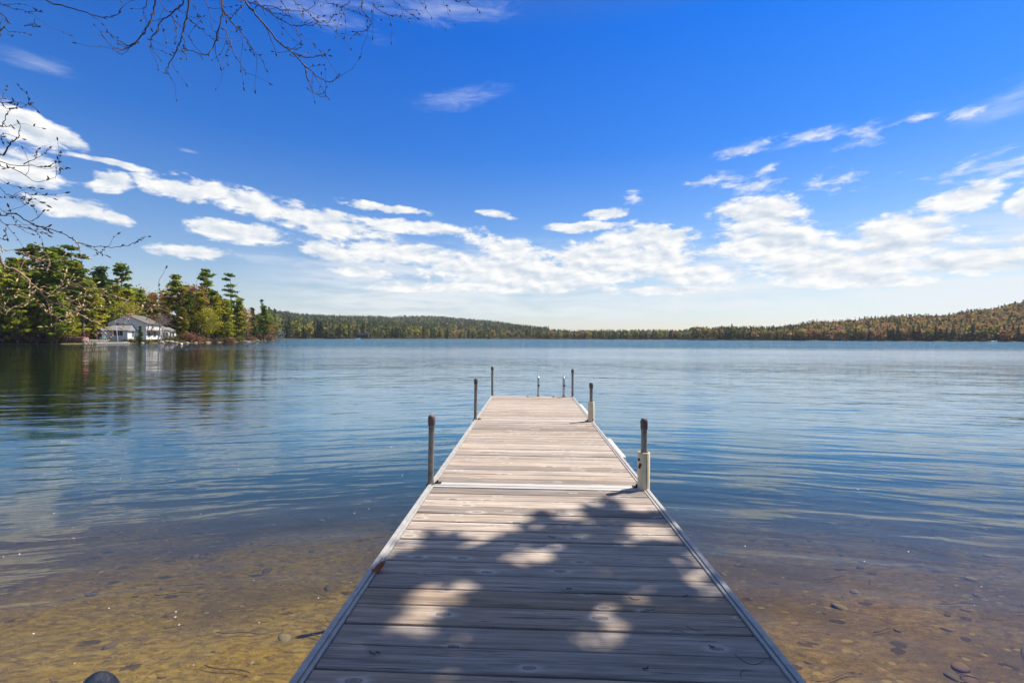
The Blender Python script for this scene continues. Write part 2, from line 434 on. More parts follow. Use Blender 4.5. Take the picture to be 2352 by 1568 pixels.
# height of the land's skyline as seen over the lake: (px, py of the tree tops, distance of the crest)
CREST = [(-400, 740, 400), (600, 735, 900), (636, 719, 1000), (692, 726, 1150), (770, 729, 1300), (874, 731, 1500), (895, 733, 1600), (952, 730, 1700), (1012, 730, 1700), (1069, 735, 1650),
         (1148, 743, 1500), (1200, 750, 1300), (1245, 757, 900), (1300, 761, 760), (1579, 760, 760), (1600, 757, 700), (1700, 756, 640), (1800, 754, 620), (1866, 742, 680), (1940, 740, 740),
         (2025, 732, 780), (2082, 727, 800), (2167, 725, 820), (2224, 714, 840), (2280, 709, 860), (2309, 702, 880), (2352, 693, 900), (2460, 672, 920), (2800, 660, 1000)]
CP = np.array([c[0] for c in CREST]); CY = np.array([c[1] for c in CREST]); CD = np.array([c[2] for c in CREST], dtype=float)
TREE_H = 11.0
rng = np.random.default_rng(7)

def lump(x, y, s, seed=0):
    """cheap smooth noise from summed sines"""
    r = np.random.default_rng(100 + seed); v = 0
    for k in range(6):
        a = r.uniform(0, 6.28); f = s * r.uniform(.6, 2.2); v = v + np.sin(x * f * np.cos(a) + y * f * np.sin(a) + r.uniform(0, 6.28)) / (1 + k * .4)
    return v / 3.0

def terrain_z(x, y):
    x = np.asarray(x, float); y = np.asarray(y, float)
    r = np.hypot(x, y); deg = np.degrees(np.arctan2(x, y)); d = shore_dist(deg)
    off = d - r
    near = np.maximum(y + 1.5, 0.0)
    water_depth = 0.135 * np.minimum(near, np.maximum(off, 0) * (1 + 2.0 * np.exp(-d / 30)))
    water_depth = np.minimum(water_depth, 9.0) + 0.03 * np.clip(lump(x, y, 1.3, 3), -1, 1) * np.clip(off, 0, 1) - 0.02
    inland = np.maximum(-off, 0)
    bank = np.minimum(inland * 0.28, 0.55 + inland * 0.02) + 0.02
    bank = np.minimum(bank, 3.0)
    px = 1176 + F * np.tan(np.radians(np.clip(deg, -56, 57)))
    cy = np.interp(px, CP, CY); cd = np.maximum(np.interp(px, CP, CD), d + 60)
    hz = HOR + ROLL * (px - 1176)
    top = np.maximum((hz - cy) * (cd * np.cos(np.radians(deg))) / F + CAM_H - TREE_H, 1.0)
    t = np.clip((r - d) / (cd - d), 0, 1); s = t * t * (3 - 2 * t)
    hill = np.where((np.abs(deg) < 56) & (d > 60), (top - 1) * (0.35 * t + 0.65 * s), 0) * np.clip(1 - (r - cd) / 1500, 0.2, 1)
    hill = hill + np.where(hill > 4, lump(x, y, 0.02, 5) * 2.0, 0)
    return np.where(off > 0, -np.maximum(water_depth, 0.01), bank + np.maximum(hill, 0) + 0.06 * lump(x, y, 0.9, 4) * np.clip(inland, 0, 1))

def build_terrain():
    angs = np.concatenate([np.arange(-180, -56, 3.0), np.arange(-56, -48.6, .25), np.degrees(np.arctan((np.arange(-10, 2372, 4) - 1176) / F)), np.arange(48.8, 57, .25), np.arange(58, 180.1, 3.0)])
    angs = np.unique(np.round(angs, 4))
    k1 = np.linspace(0, 1, 90); k2 = np.linspace(0, 1, 40)[1:]; k3 = np.linspace(0, 1, 46)[1:]
    rows = []
    for a in angs:
        d = float(shore_dist(a)); m_ = min(1.0, d / 42)
        r1 = 0.25 * (40 / 0.25) ** k1 * m_; r1e = r1[-1]
        r2 = r1e * (d / r1e) ** k2
        r3 = d * (2600 / d) ** (k3 ** 1.4)
        rows.append(np.concatenate([r1, r2, r3]))
    rr = np.array(rows); A = np.radians(angs)[:, None]
    X = rr * np.sin(A); Y = rr * np.cos(A); Z = terrain_z(X, Y)
    na, nr = rr.shape
    V = np.stack([X, Y, Z], -1).reshape(-1, 3)
    i, j = np.meshgrid(np.arange(na - 1), np.arange(nr - 1), indexing='ij')
    Fq = np.stack([i * nr + j, i * nr + j + 1, (i + 1) * nr + j + 1, (i + 1) * nr + j], -1).reshape(-1, 4)
    # seal the middle
    mt, t, o = new_mat('lake bed and shore ground')
    p = t.add('ShaderNodeBsdfPrincipled'); t.link(p.outputs[0], o.inputs[0])
    g = t.add('ShaderNodeNewGeometry'); P = g.outputs['Position']; x, y, z = t.xyz(P)
    wv_ = t.noise(P, 1.1, 3, 0.5)
    pos2 = t.vec(t.math('ADD', x, t.math('MULTIPLY', wv_, 0.5)), t.math('MULTIPLY', y, 1.0), z)
    pat = t.noise(pos2, 0.55, 5, 0.6, 0.4)
    fine = t.noise(t.mapping(pos2, scale=(11, 19, 9)), 1.0, 6, 0.74, 0.6)
    grit = t.noise(P, 55, 4, 0.7)
    sand = t.mix(t.rng(x, -2.0, 3.0, 0, 1), (0.36, 0.25, 0.052), (0.34, 0.22, 0.075))
    c = t.mix(t.rng(fine, 0.36, 0.62, 1, 0), sand, (0.13, 0.085, 0.032))
    c = t.mix(t.rng(pat, 0.42, 0.60, 0, 0.85), c, (0.12, 0.085, 0.052))
    c = t.mix(t.rng(grit, 0.60, 0.74, 0, 0.6), c, (0.50, 0.40, 0.16))
    c = t.mix(t.rng(grit, 0.40, 0.28, 0, 0.7), c, (0.05, 0.035, 0.022))
    vor = t.add('ShaderNodeTexVoronoi'); t.put(vor.inputs['Vector'], t.mapping(pos2, scale=(3.2, 4.6, 1))); vor.inputs['Scale'].default_value = 1.0
    vr = t.xyz(vor.outputs['Color'])[0]
    spot = t.math('MULTIPLY', t.math('LESS_THAN', t.math('ADD', vor.outputs['Distance'], t.math('MULTIPLY', fine, 0.25)), 0.34), t.math('GREATER_THAN', vr, 0.55))
    c = t.mix(t.math('MULTIPLY', spot, 0.75), c, (0.06, 0.042, 0.032))
    v2 = t.add('ShaderNodeTexVoronoi'); t.put(v2.inputs['Vector'], t.mapping(pos2, scale=(11, 15, 1))); v2.inputs['Scale'].default_value = 1.0
    pr_, pg_, pb_ = t.xyz(v2.outputs['Color'])
    peb = t.math('MULTIPLY', t.math('LESS_THAN', t.math('ADD', v2.outputs['Distance'], t.math('MULTIPLY', fine, 0.3)), 0.48), t.math('GREATER_THAN', pr_, 0.5))
    c = t.mix(t.math('MULTIPLY', peb, 0.65), c, t.ramp(pg_, [(0, (0.09, 0.06, 0.035)), (0.5, (0.24, 0.165, 0.055)), (1, (0.40, 0.30, 0.12))]))
    mud = t.rng(z, -0.55, -1.3, 0, 0.75)
    c = t.mix(mud, c, (0.045, 0.04, 0.03))
    land = t.mix(t.rng(t.noise(P, 0.25, 5, 0.6), 0.4, 0.6, 0, 1), (0.045, 0.032, 0.02), (0.03, 0.033, 0.013))
    c = t.mix(t.rng(z, 0.02, 0.12, 0, 1), c, land)
    t.link(c, p.inputs['Base Color']); p.inputs['Roughness'].default_value = 0.95; p.inputs['Specular IOR Level'].default_value = 0.1
    b = t.add('ShaderNodeBump'); b.inputs['Strength'].default_value = 0.8; b.inputs['Distance'].default_value = 0.03
    t.put(b.inputs['Height'], t.math('ADD', fine, t.math('MULTIPLY', grit, 0.4))); t.link(b.outputs[0], p.inputs['Normal'])
    o_ = mesh_obj('terrain', V, Fq, mt, smooth=True)
    tag(o_, 'sandy lake bed rising into wooded shores and low hills', kind='structure')
build_terrain()

# ------------------------------------------------------------------ water
def build_water():
    mt, t, o = new_mat('lake water')
    g = t.add('ShaderNodeNewGeometry'); P = g.outputs['Position']; x, y, z = t.xyz(P)
    # wave crests bow outward from the shore
    yb = t.math('ADD', y, t.math('MULTIPLY', t.math('MULTIPLY', x, x), t.math('DIVIDE', 0.10, t.math('ADD', t.math('ABSOLUTE', x), 4.0))))
    yb = t.math('ADD', yb, t.math('MULTIPLY', t.math('ABSOLUTE', x), 0.12))
    v = t.vec(x, yb, 0.0)
    patch = t.noise(t.mapping(v, scale=(0.020, 0.055, 1)), 1.0, 3, 0.55)
    rip = t.noise(t.mapping(v, scale=(2.4, 10.0, 1)), 1.0, 2, 0.45, 0.4)
    swl = t.noise(t.mapping(v, (7, 3, 0), (0, 0, R(5)), (0.7, 3.1, 1)), 1.0, 2, 0.42, 0.4)
    chop = t.noise(t.mapping(v, (2, 9, 0), (0, 0, R(-6)), (0.20, 0.95, 1)), 1.0, 2, 0.45, 0.3)
    big = t.noise(t.mapping(v, (5, 1, 0), (0, 0, R(4)), (0.04, 0.19, 1)), 1.0, 3, 0.5, 0.2)
    cove = t.rng(t.math('DIVIDE', x, t.math('MAXIMUM', y, 1.0)), -0.64, -0.42, 0, 1, True)   # the sheltered cove under the point
    calm = t.math('MULTIPLY', t.rng(patch, 0.36, 0.62, 0.6, 1.25), t.math('MULTIPLY', t.math('MULTIPLY', t.math('MULTIPLY', t.rng(y, 4, 14, 1.0, 0.78, True), t.math('ADD', 1.0, t.math('MULTIPLY', t.rng(y, 16, 40, 0.0, 1.3, True), cove))), t.rng(t.math('ADD', y, t.math('MULTIPLY', t.math('SUBTRACT', 1.0, cove), 25.0)), 65, 98, 1.0, 4.2, True)), t.rng(cove, 0, 1, 0.8, 1.0)))
    h = t.math('ADD', t.math('MULTIPLY', rip, 0.0042), t.math('MULTIPLY', swl, 0.027))
    h = t.math('ADD', h, t.math('MULTIPLY', chop, 0.056))
    h = t.math('ADD', h, t.math('MULTIPLY', big, 0.085))
    h = t.math('MULTIPLY', h, calm)
    b = t.add('ShaderNodeBump'); b.inputs['Strength'].default_value = 1.0; b.inputs['Distance'].default_value = 1.0
    t.link(h, b.inputs['Height'])
    fr = t.add('ShaderNodeFresnel'); fr.inputs['IOR'].default_value = 1.333; t.link(b.outputs[0], fr.inputs['Normal'])
    gl = t.add('ShaderNodeBsdfGlossy'); t.put(gl.inputs['Roughness'], t.math('ADD', 0.02, t.math('MULTIPLY', t.math('MULTIPLY', t.rng(y, 16, 40, 0.0, 0.11, True), t.rng(y, 55, 90, 1.0, 0.0, True)), cove))); gl.inputs['Color'].default_value = (0.95, 0.97, 1.0, 1); t.link(b.outputs[0], gl.inputs['Normal'])
    tr = t.add('ShaderNodeBsdfTransparent')
    mx = t.add('ShaderNodeMixShader'); t.link(fr.outputs[0], mx.inputs[0]); df = t.add('ShaderNodeBsdfDiffuse'); df.inputs[0].default_value = (0.11, 0.34, 0.50, 1)
    body = t.add('ShaderNodeMixShader'); t.put(body.inputs[0], t.math('MULTIPLY', t.rng(y, 2.4, 9, 0.015, 0.30, True), t.math('SUBTRACT', 1.0, t.math('MULTIPLY', t.math('MULTIPLY', t.math('SUBTRACT', 1.0, cove), 0.95), t.rng(y, 4.5, 10, 0, 1, True))))); t.link(tr.outputs[0], body.inputs[1]); t.link(df.outputs[0], body.inputs[2])
    t.link(body.outputs[0], mx.inputs[1]); t.link(gl.outputs[0], mx.inputs[2])
    t.link(mx.outputs[0], o.inputs['Surface'])
    ab = t.add('ShaderNodeVolumeAbsorption'); ab.inputs['Color'].default_value = (0.56, 0.53, 0.36, 1); ab.inputs['Density'].default_value = 0.54
    t.link(ab.outputs[0], o.inputs['Volume'])
    mb = MB(); mb.box(-2000, 2000, -60, 2000, -14, 0)
    o_ = mb.build('lake_water', mt)
    tag(o_, 'rippled clear lake water reflecting the blue sky', kind='structure')
build_water()

# ------------------------------------------------------------------ dock
DW = 1.83; Y1, SEC = 3.79, 3.2
psi, tau, slope = 0.0376, 0.004, 0.0093
bx = Vector((math.sin(psi), math.cos(psi), -slope)).normalized()
axx = Vector((math.cos(psi), -math.sin(psi), -tau)); axx = (axx - bx * axx.dot(bx)).normalized()
azz = axx.cross(bx)
DOCK_M = Matrix((axx, bx, azz)).transposed().to_4x4(); DOCK_M.translation = (0.076, 0, CAM_H - 1.2075)
def dock_pt(a, b, z=0): return DOCK_M @ Vector((a, b, z))

def build_dock():
    rnd = random.Random(11)
    root = empty('dock', label='long weathered plank dock running out over the lake', cat='dock')
    root.matrix_world = DOCK_M
    RAIL = 0.048
    secs = [(Y1 - SEC * 1.0 - 2.2, Y1 - SEC), (Y1 - SEC, Y1), (Y1, Y1 + SEC), (Y1 + SEC, Y1 + 2 * SEC)]
    names = ['grey plank section, half in tree shade', 'sunlit plank section in the middle', 'sunlit plank section at the far end']
    for si, (b0, b1) in enumerate(secs):
        s = empty('deck_section'); s.parent = root
        if si > 0: s['label'] = names[si - 1]
        y0, y1 = b0 + 0.004, b1 - 0.004
        # cross strips at both ends of a section
        wn = 0.066; wf = 0.045; st = MB()
        st.box(-DW / 2 + RAIL + .002, DW / 2 - RAIL - .002, y0, y0 + wn, -0.036, 0.004, bev=0.003)
        auto_smooth(st.build('cross_strip', M_STRIP, s)); st = MB()
        st.box(-DW / 2 + RAIL + .002, DW / 2 - RAIL - .002, y1 - wf, y1, -0.036, 0.003, bev=0.003)
        auto_smooth(st.build('cross_strip', M_STRIP, s))
        pl = MB(); y = y0 + wn + 0.007; yend = y1 - wf - 0.004
        n = round((yend - y) / 0.1405); pitch_ = (yend - y) / n
        for k in range(n):
            gap = rnd.choice([0.004, 0.006, 0.008, 0.011, 0.016]); a0 = y + k * pitch_; a1 = a0 + pitch_ - gap
            zt = rnd.uniform(-0.0025, 0.001); tw = rnd.uniform(-0.0015, 0.0015); ch = 0.005
            xl = -DW / 2 + RAIL + rnd.uniform(.003, .007); xr = DW / 2 - RAIL - rnd.uniform(.003, .007)
            prof = [(a0, -0.034), (a0, zt - ch), (a0 + ch * .4, zt - ch * .3), (a0 + ch * 1.3, zt), (a1 - ch * 1.3, zt + tw), (a1 - ch * .4, zt + tw - ch * .3), (a1, zt + tw - ch), (a1, -0.034)]
            nx = 10; m_ = len(prof); vs = []
            wob = [rnd.uniform(-.0012, .0012) for _ in range(nx + 1)]; wz = [rnd.uniform(-.0008, .0008) for _ in range(nx + 1)]
            for q in range(nx + 1):
                xx = xl + (xr - xl) * q / nx
                for (py_, pz_) in prof: vs.append((xx, py_ + wob[q] * (.3 if gap < .005 else 1), pz_ + (wz[q] if pz_ > -.03 else 0)))
            fs = [(q * m_ + e, (q + 1) * m_ + e, (q + 1) * m_ + (e + 1) % m_, q * m_ + (e + 1) % m_) for q in range(nx) for e in range(m_)]
            fs += [tuple(range(m_)), tuple(range(nx * m_, nx * m_ + m_))[::-1]]
            pl.put(vs, fs, rnd.random())
        auto_smooth(pl.build('decking', M_WOOD, s, attr='plank'), 50)
        for sx in (-1, 1):
            r_ = MB()
            xo = sx * DW / 2; xi = sx * (DW / 2 - 0.027)
            r_.box(min(xo, xi), max(xo, xi), y0, y1, -0.15, 0.009, bev=0.003)
            xo2 = sx * (DW / 2 - 0.033); xi2 = sx * (DW / 2 - RAIL)
            r_.box(min(xo2, xi2), max(xo2, xi2), y0, y1, -0.05, 0.005, bev=0.002)
            xa = sx * (DW / 2 - 0.026); xb = sx * (DW / 2 - 0.034)
            r_.box(min(xa, xb), max(xa, xb), y0 + .002, y1 - .002, -0.05, -0.001)
            auto_smooth(r_.build('side_rail', M_ALU, s))
        j = MB()
        for q in range(1, 5):
            yy = y0 + (y1 - y0) * q / 5; j.box(-DW / 2 + .04, DW / 2 - .04, yy - .02, yy + .02, -.13, -.052)
        j.build('joist', M_ALU, s)
    # poles
    posts = [(-1, 0, .59, False), (1, 0, .585, True), (-1, 1, .645, False), (1, 1, .60, True), (-1, 2, .665, False), (1, 2, .625, False)]
    for sx, k, h, slv in posts:
        b = Y1 + SEC * k + (0.02 if k < 2 else -0.03); a = sx * (DW / 2 - (0.012 if sx < 0 else 0.035))
        if k == 2: a = sx * (DW / 2 - .02)
        bottom = -1.15 - 0.44 * k
        p = empty('post', (a, b, 0)); p.parent = root
        lean = (rnd.uniform(-.010, .010), rnd.uniform(-.008, .008)); p.rotation_euler = (lean[0], lean[1], rnd.uniform(0, 6))
        m_ = MB(); m_.lathe([(.0245, bottom), (.0245, 0), (.0245, h * .5), (.0245, h - .05)], 24); auto_smooth(m_.build('pole', M_POLE, p))
        m_ = MB(); m_.lathe([(.0275, h - .092), (.0295, h - .089), (.031, h - .035), (.029, h - .02), (.024, h - .009), (.016, h - .002), (.006, h), (.001, h + .0005)], 24); auto_smooth(m_.build('cap', M_CAP, p))
        if slv:
            p['label'] = 'pole in a cream plastic sleeve'
            m_ = MB(); m_.lathe([(.0495, -.16), (.0495, .296), (.047, .302), (.040, .303), (.038, .297), (.0345, .25)], 28); sl = auto_smooth(m_.build('sleeve', M_SLEEVE, p))
            p.rotation_euler = (lean[0], lean[1], 0)
            q = math.radians(-78); m_ = MB(); dirv = Vector((math.cos(q), math.sin(q), 0)); tang = Vector((-dirv.y, dirv.x, 0))
            pts = [dirv * .0494 + tang * (.0012 * math.sin(z_ * 60)) + Vector((0, 0, -.03 + z_)) for z_ in np.linspace(0, .33, 14)]
            m_.tube(pts, [.0022 if i % 3 else .0015 for i in range(14)], 6); m_.build('seam', M_SEAM, p)
            if k == 0:
                for q_, z_ in ((205, .245), (222, .205), (212, .185)):
                    m_ = MB(); q = R(q_); m_.tube([(math.cos(q) * .046, math.sin(q) * .046, z_), (math.cos(q) * .056, math.sin(q) * .056, z_ - .004)], [.014, .010], 10); m_.build('bolt', M_RUST, p)
            else:
                m_ = MB(); q = R(-60); m_.tube([(math.cos(q) * .046, math.sin(q) * .046, .04), (math.cos(q) * .054, math.sin(q) * .054, .035)], [.013, .010], 10); m_.build('bolt', M_RUST, p)
        # bracket holding the pole to the frame
        m_ = MB(); m_.lathe([(.036, -.13), (.036, -.004), (.034, .006), (.0265, .007)], 20)
        if k < 2:
            m_.box(-sx * .03 if sx < 0 else -.085, .085 if sx < 0 else -.03, .0, .05, .002, .012, bev=.002)
            m_.box(.045 if sx < 0 else -.06, .06 if sx < 0 else -.045, .012, .03, .012, .03, bev=.002)
        if not slv: p.rotation_euler = (lean[0], lean[1], 0)
        m_.build('bracket', M_BLACK, p)
    # ladder at the far end: two arched rails with steps under water
    yb = Y1 + 2 * SEC; lad = empty('ladder', (0, yb, 0)); lad.parent = root
    for a in (0.135, 0.705):
        rl = MB(); pts = [(a, -.045, .0), (a, -.045, .36)]
        for q in np.linspace(0, 180, 13): pts.append((a, -.045 + .105 - .105 * math.cos(R(q)), .36 + .085 * math.sin(R(q))))
        pts += [(a, .165, .1), (a, .165, -.9)]
        rl.tube(pts, .019, 12); auto_smooth(rl.build('rail', M_STEEL, lad), 60)
        cl = MB(); cl.box(a - .036, a + .036, -.078, -.012, .004, .016, bev=.002); cl.lathe([(.026, .016), (.026, .05), (.021, .054)], 14, (a, -.045, 0)); cl.build('rail_foot', M_ALU, lad)
        cl = MB(); cl.lathe([(.0235, .235), (.0235, .265)], 14, (a, -.045, 0)); cl.box(a + .012, a + .032, -.056, -.034, .238, .262); cl.build('clamp', M_BLACK, lad)
    for z_ in (-.12, -.40, -.68):
        sp = MB(); sp.box(0.135, 0.705, .12, .20, z_ - .015, z_ + .015, bev=.005); sp.build('step', M_STEEL, lad)
    # bumpers on the right side
    for b0, b1 in ((4.92, 5.86), (7.86, 9.1)):
        m_ = MB(); m_.box(DW / 2 + .002, DW / 2 + .058, b0, b1, -.105, -.012, bev=.016); o = auto_smooth(m_.build('bumper', M_VINYL, root), 60)
build_dock()
# ------------------------------------------------------------------ trees: crowns made of many small leaf faces
def cards(C, size, flat=0.5, colr=None, aspect=1.6, rs=None):
    """kite-shaped leaf faces around centres C"""
    n = len(C); rs = rs or rng
    t1 = rs.normal(size=(n, 3)); t1[:, 2] *= flat; t1 /= np.linalg.norm(t1, axis=1)[:, None]
    t2 = rs.normal(size=(n, 3)); t2[:, 2] *= flat; t2 -= t1 * (t1 * t2).sum(1)[:, None]; t2 /= np.linalg.norm(t2, axis=1)[:, None] + 1e-9
    s = (size if hasattr(size, '__len__') else np.full(n, size)) * rs.uniform(.6, 1.35, n)
    a = t1 * (s * aspect * .5)[:, None]; b = t2 * (s * .5)[:, None]
    V = np.stack([C - a, C - a * .1 + b, C + a, C - a * .1 - b], 1).reshape(-1, 3)
    Fq = np.arange(n * 4).reshape(-1, 4)
    return V, Fq

def leaf_obj(name, C, size, flat, colors, parent, aspect=1.6, rs=None):
    V, Fq = cards(C, size, flat, None, aspect, rs)
    c4 = np.concatenate([colors, np.ones((len(colors), 1))], 1)
    return mesh_obj(name, V, Fq, M_LEAF, parent, attrs={'leaf': ('FACE', 'FLOAT_COLOR', c4)})

def tints(n, clump, base, hi, rs, spread=.25):
    """each clump has its own leaf colour between base and hi"""
    k = clump.max() + 1; f = rs.beta(1.3, 1.5, k)[clump]; f = np.clip(f + rs.normal(0, .12, n), 0, 1)[:, None]
    return (np.array(base) * (1 - f) + np.array(hi) * f) * rs.uniform(1 - spread, 1 + spread, (n, 1))

def pine(h, seed, base=(0.064, 0.130, 0.019), hi=(0.337, 0.356, 0.035), low=.16, width=.22, whorl=.046, clumps=6, per=24, size=.44, droop=0.0, name='pine_tree', gap=.12):
    rs = np.random.default_rng(seed); root = empty(name)
    C = []; cl = []; S = []; tb = MB(); kk = 0
    lean = rs.normal(0, .012, 2)
    def axis(z): return np.array([lean[0] * z + .1 * math.sin(z * .4 + seed), lean[1] * z, z])
    tb.tube([axis(z) for z in np.linspace(0, h * .97, 9)], [h * .016 * (1 - q * .93) for q in np.linspace(0, 1, 9)], 7)
    z = h * low
    while z < h * .985:
        f = (z / h - low) / (1 - low)
        L = h * width * (min(1, .55 + f * 1.8) if f < .25 else (1 - (f - .25) / .75) ** .75 + .05) * rs.uniform(.75, 1.15)
        for b in range(rs.integers(3, 6)):
            if rs.random() < gap: continue
            a = rs.uniform(0, 6.283); l = L * rs.uniform(.5, 1.2); up = rs.uniform(.0, .3) - droop + f * .25
            p0 = axis(z); d = np.array([math.cos(a), math.sin(a), up])
            tip = p0 + d * l
            if l > h * .06: tb.tube([p0, p0 + d * l * .5 + (0, 0, .03 * l), tip], [h * .0035, h * .0025, h * .001], 4, False)
            m_ = max(2, int(clumps * l / (h * width) + .5))
            for q in range(m_):
                s_ = .3 + .75 * (q + rs.random()) / m_
                cc = p0 + d * l * s_ + rs.normal(0, .06 * l, 3) * (1, 1, .5)
                nn = per; C.append(cc + rs.normal(0, 1, (nn, 3)) * (size * .85, size * .85, size * .36)); cl.append(np.full(nn, kk)); S.append(np.full(nn, size)); kk += 1
        z += h * whorl * rs.uniform(.7, 1.3)
    top = axis(h * .97); C.append(top + rs.normal(0, 1, (10, 3)) * (.2, .2, .35)); cl.append(np.full(10, kk)); S.append(np.full(10, size * .7))
    C = np.concatenate(C); cl = np.concatenate(cl); S = np.concatenate(S)
    leaf_obj('crown', C, S, .45, tints(len(C), cl, base, hi, rs), root, 1.9, rs)
    tb.build('trunk', M_BARK, root, True)
    return root

def broadleaf(h, seed, base, hi, low=.2, width=.3, nlimb=26, per=80, size=.30, name='broadleaf_tree', fill=1.0, bark=None):
    rs = np.random.default_rng(seed); root = empty(name); tb = MB(); C = []; cl = []; kk = 0
    tb.tube([(0, 0, 0), (.1, 0, h * .35), (-.1, .1, h * .7), (0, 0, h * .93)], [h * .014, h * .011, h * .006, h * .001], 7)
    for i in range(nlimb):
        f = (i + rs.random()) / nlimb; z = h * (low + (1 - low) * f * .86)
        L = h * width * math.sin(math.pi * min(1, .22 + f * .74)) ** .7 * rs.uniform(.6, 1.15); a = i * 2.4 + rs.normal(0, .4)
        d = np.array([math.cos(a), math.sin(a), rs.uniform(.25, .8)]); p0 = np.array([0, 0, z])
        tb.tube([p0, p0 + d * L * .55 + (0, 0, -.03 * L), p0 + d * L], [h * .005, h * .003, h * .0008], 5, False)
        for q in range(4):
            s_ = .35 + .22 * q + rs.uniform(-.08, .1); cc = p0 + d * L * s_ + rs.normal(0, .10 * L + .15, 3)
            for w_ in range(2):
                t_ = cc + rs.normal(0, .16 * L + .1, 3); tb.tube([cc, (cc + t_) / 2 + rs.normal(0, .05, 3), t_], [h * .0012, h * .0009, h * .0004], 3, False)
            nn = int(per / 4 * fill * rs.uniform(.6, 1.4)); rad = .11 * h * width / .3
            C.append(cc + rs.normal(0, 1, (nn, 3)) * (rad * .55, rad * .55, rad * .42)); cl.append(np.full(nn, kk)); kk += 1
    C = np.concatenate(C); cl = np.concatenate(cl)
    leaf_obj('crown', C, size, .8, tints(len(C), cl, base, hi, rs), root, 1.4, rs)
    tb.build('trunk', bark or M_BARK, root, True)
    return root

def bare_tree(h, seed, name='bare_tree', trunks=1):
    rs = np.random.default_rng(seed); root = empty(name); tb = MB(); tw = []
    def grow(p, d, l, r, lev):
        n = 4; pts = [p]; q = p.copy(); dd = d.copy()
        for i in range(n):
            dd = dd + rs.normal(0, .13, 3) + np.array([0, 0, .03]); dd /= np.linalg.norm(dd); q = q + dd * l / n; pts.append(q.copy())
        tb.tube(pts, [r * (1 - .6 * i / n) for i in range(n + 1)], 6 if lev < 2 else 3, False)
        if lev >= 4:
            tw.append(q); return
        for i in range(rs.integers(3, 5) + (lev > 1)):
            s_ = rs.uniform(.35, 1); p1 = pts[min(n, max(1, int(round(s_ * n))))]
            e = dd + rs.normal(0, .62, 3) * (1, 1, .6); e /= np.linalg.norm(e)
            grow(np.array(p1), e, l * rs.uniform(.5, .78), r * .5, lev + 1)
    for k in range(trunks):
        grow(np.array([k * .35, 0., 0.]), np.array([.12 * (k * 2 - trunks + 1), 0., 1.]), h * .36, h * .017, 0)
    tb.build('trunk', M_BARKG, root, True)
    C = np.array(tw)[::2]; C = np.repeat(C, 4, 0) + rs.normal(0, .3, (len(C) * 4, 3)); cl = np.arange(len(C)) // 4
    leaf_obj('crown', C, .11, 1.0, tints(len(C), cl, (.13, .095, .07), (.24, .17, .12), rs), root, 3.0, rs)
    return root

def drop(root, px, d, label, cat, group, top=None, h0=None, scale=None, rot=0.0, sink=0.1, used=set()):
    """stand a tree (or its copy) on the land d metres out in direction px; its height follows the top row"""
    if root.name in used: r = copy_tree(root)
    else: r = root; used.add(root.name)
    x = (px - 1176) / F * d; zg = float(terrain_z(x, d)) - sink
    if top is not None:
        h = (horizon(px) - top) / F * d + CAM_H - zg; scale = h / h0
    r.location = (x, d, zg); r.rotation_euler = (0, 0, rot); w_ = 1.0
    r.scale = (scale * w_, scale * w_, scale)
    for k in ('label', 'category', 'group'):
        if k in r: del r[k]
    return tag(r, label, cat, group)

PINE_A = pine(20, 1); PINE_B = pine(20, 2, width=.20, low=.28, gap=.2, clumps=4); PINE_C = pine(20, 3, base=(0.087, 0.151, 0.022), hi=(0.400, 0.400, 0.040), width=.24, low=.05, whorl=.04)
PINE_D = pine(20, 4, width=.17, low=.32, whorl=.075, clumps=4, gap=.12, base=(0.058, 0.119, 0.022), hi=(0.250, 0.281, 0.035))
HEM = pine(16, 5, base=(0.160, 0.183, 0.018), hi=(0.491, 0.429, 0.040), low=.04, width=.24, whorl=.036, droop=.18, size=.45, per=9, name='hemlock_tree', gap=.05)
HEM2 = pine(16, 6, base=(0.123, 0.151, 0.018), hi=(0.392, 0.343, 0.043), low=.06, width=.2, whorl=.034, droop=.12, size=.45, per=8, name='hemlock_tree', gap=.05)
SPRUCE = pine(15, 7, base=(0.026, 0.064, 0.018), hi=(0.105, 0.144, 0.026), low=.05, width=.15, whorl=.032, droop=.15, size=.42, per=8, name='spruce_tree', gap=.05)
DEC_Y = broadleaf(13, 8, (0.295, 0.257, 0.025), (0.500, 0.500, 0.057)); DEC_G = broadleaf(13, 9, (0.208, 0.183, 0.025), (0.491, 0.397, 0.051), width=.34)
DEC_O = broadleaf(12, 10, (0.280, 0.152, 0.052), (0.525, 0.288, 0.091), per=46, size=.26)
BARE = bare_tree(11, 11); BARE2 = bare_tree(10, 12, trunks=2)
H0 = {PINE_A: 20, PINE_B: 20, PINE_C: 20, PINE_D: 20, HEM: 16, HEM2: 16, SPRUCE: 15, DEC_Y: 13, DEC_G: 13, DEC_O: 12, BARE: 9.8, BARE2: 9.0}

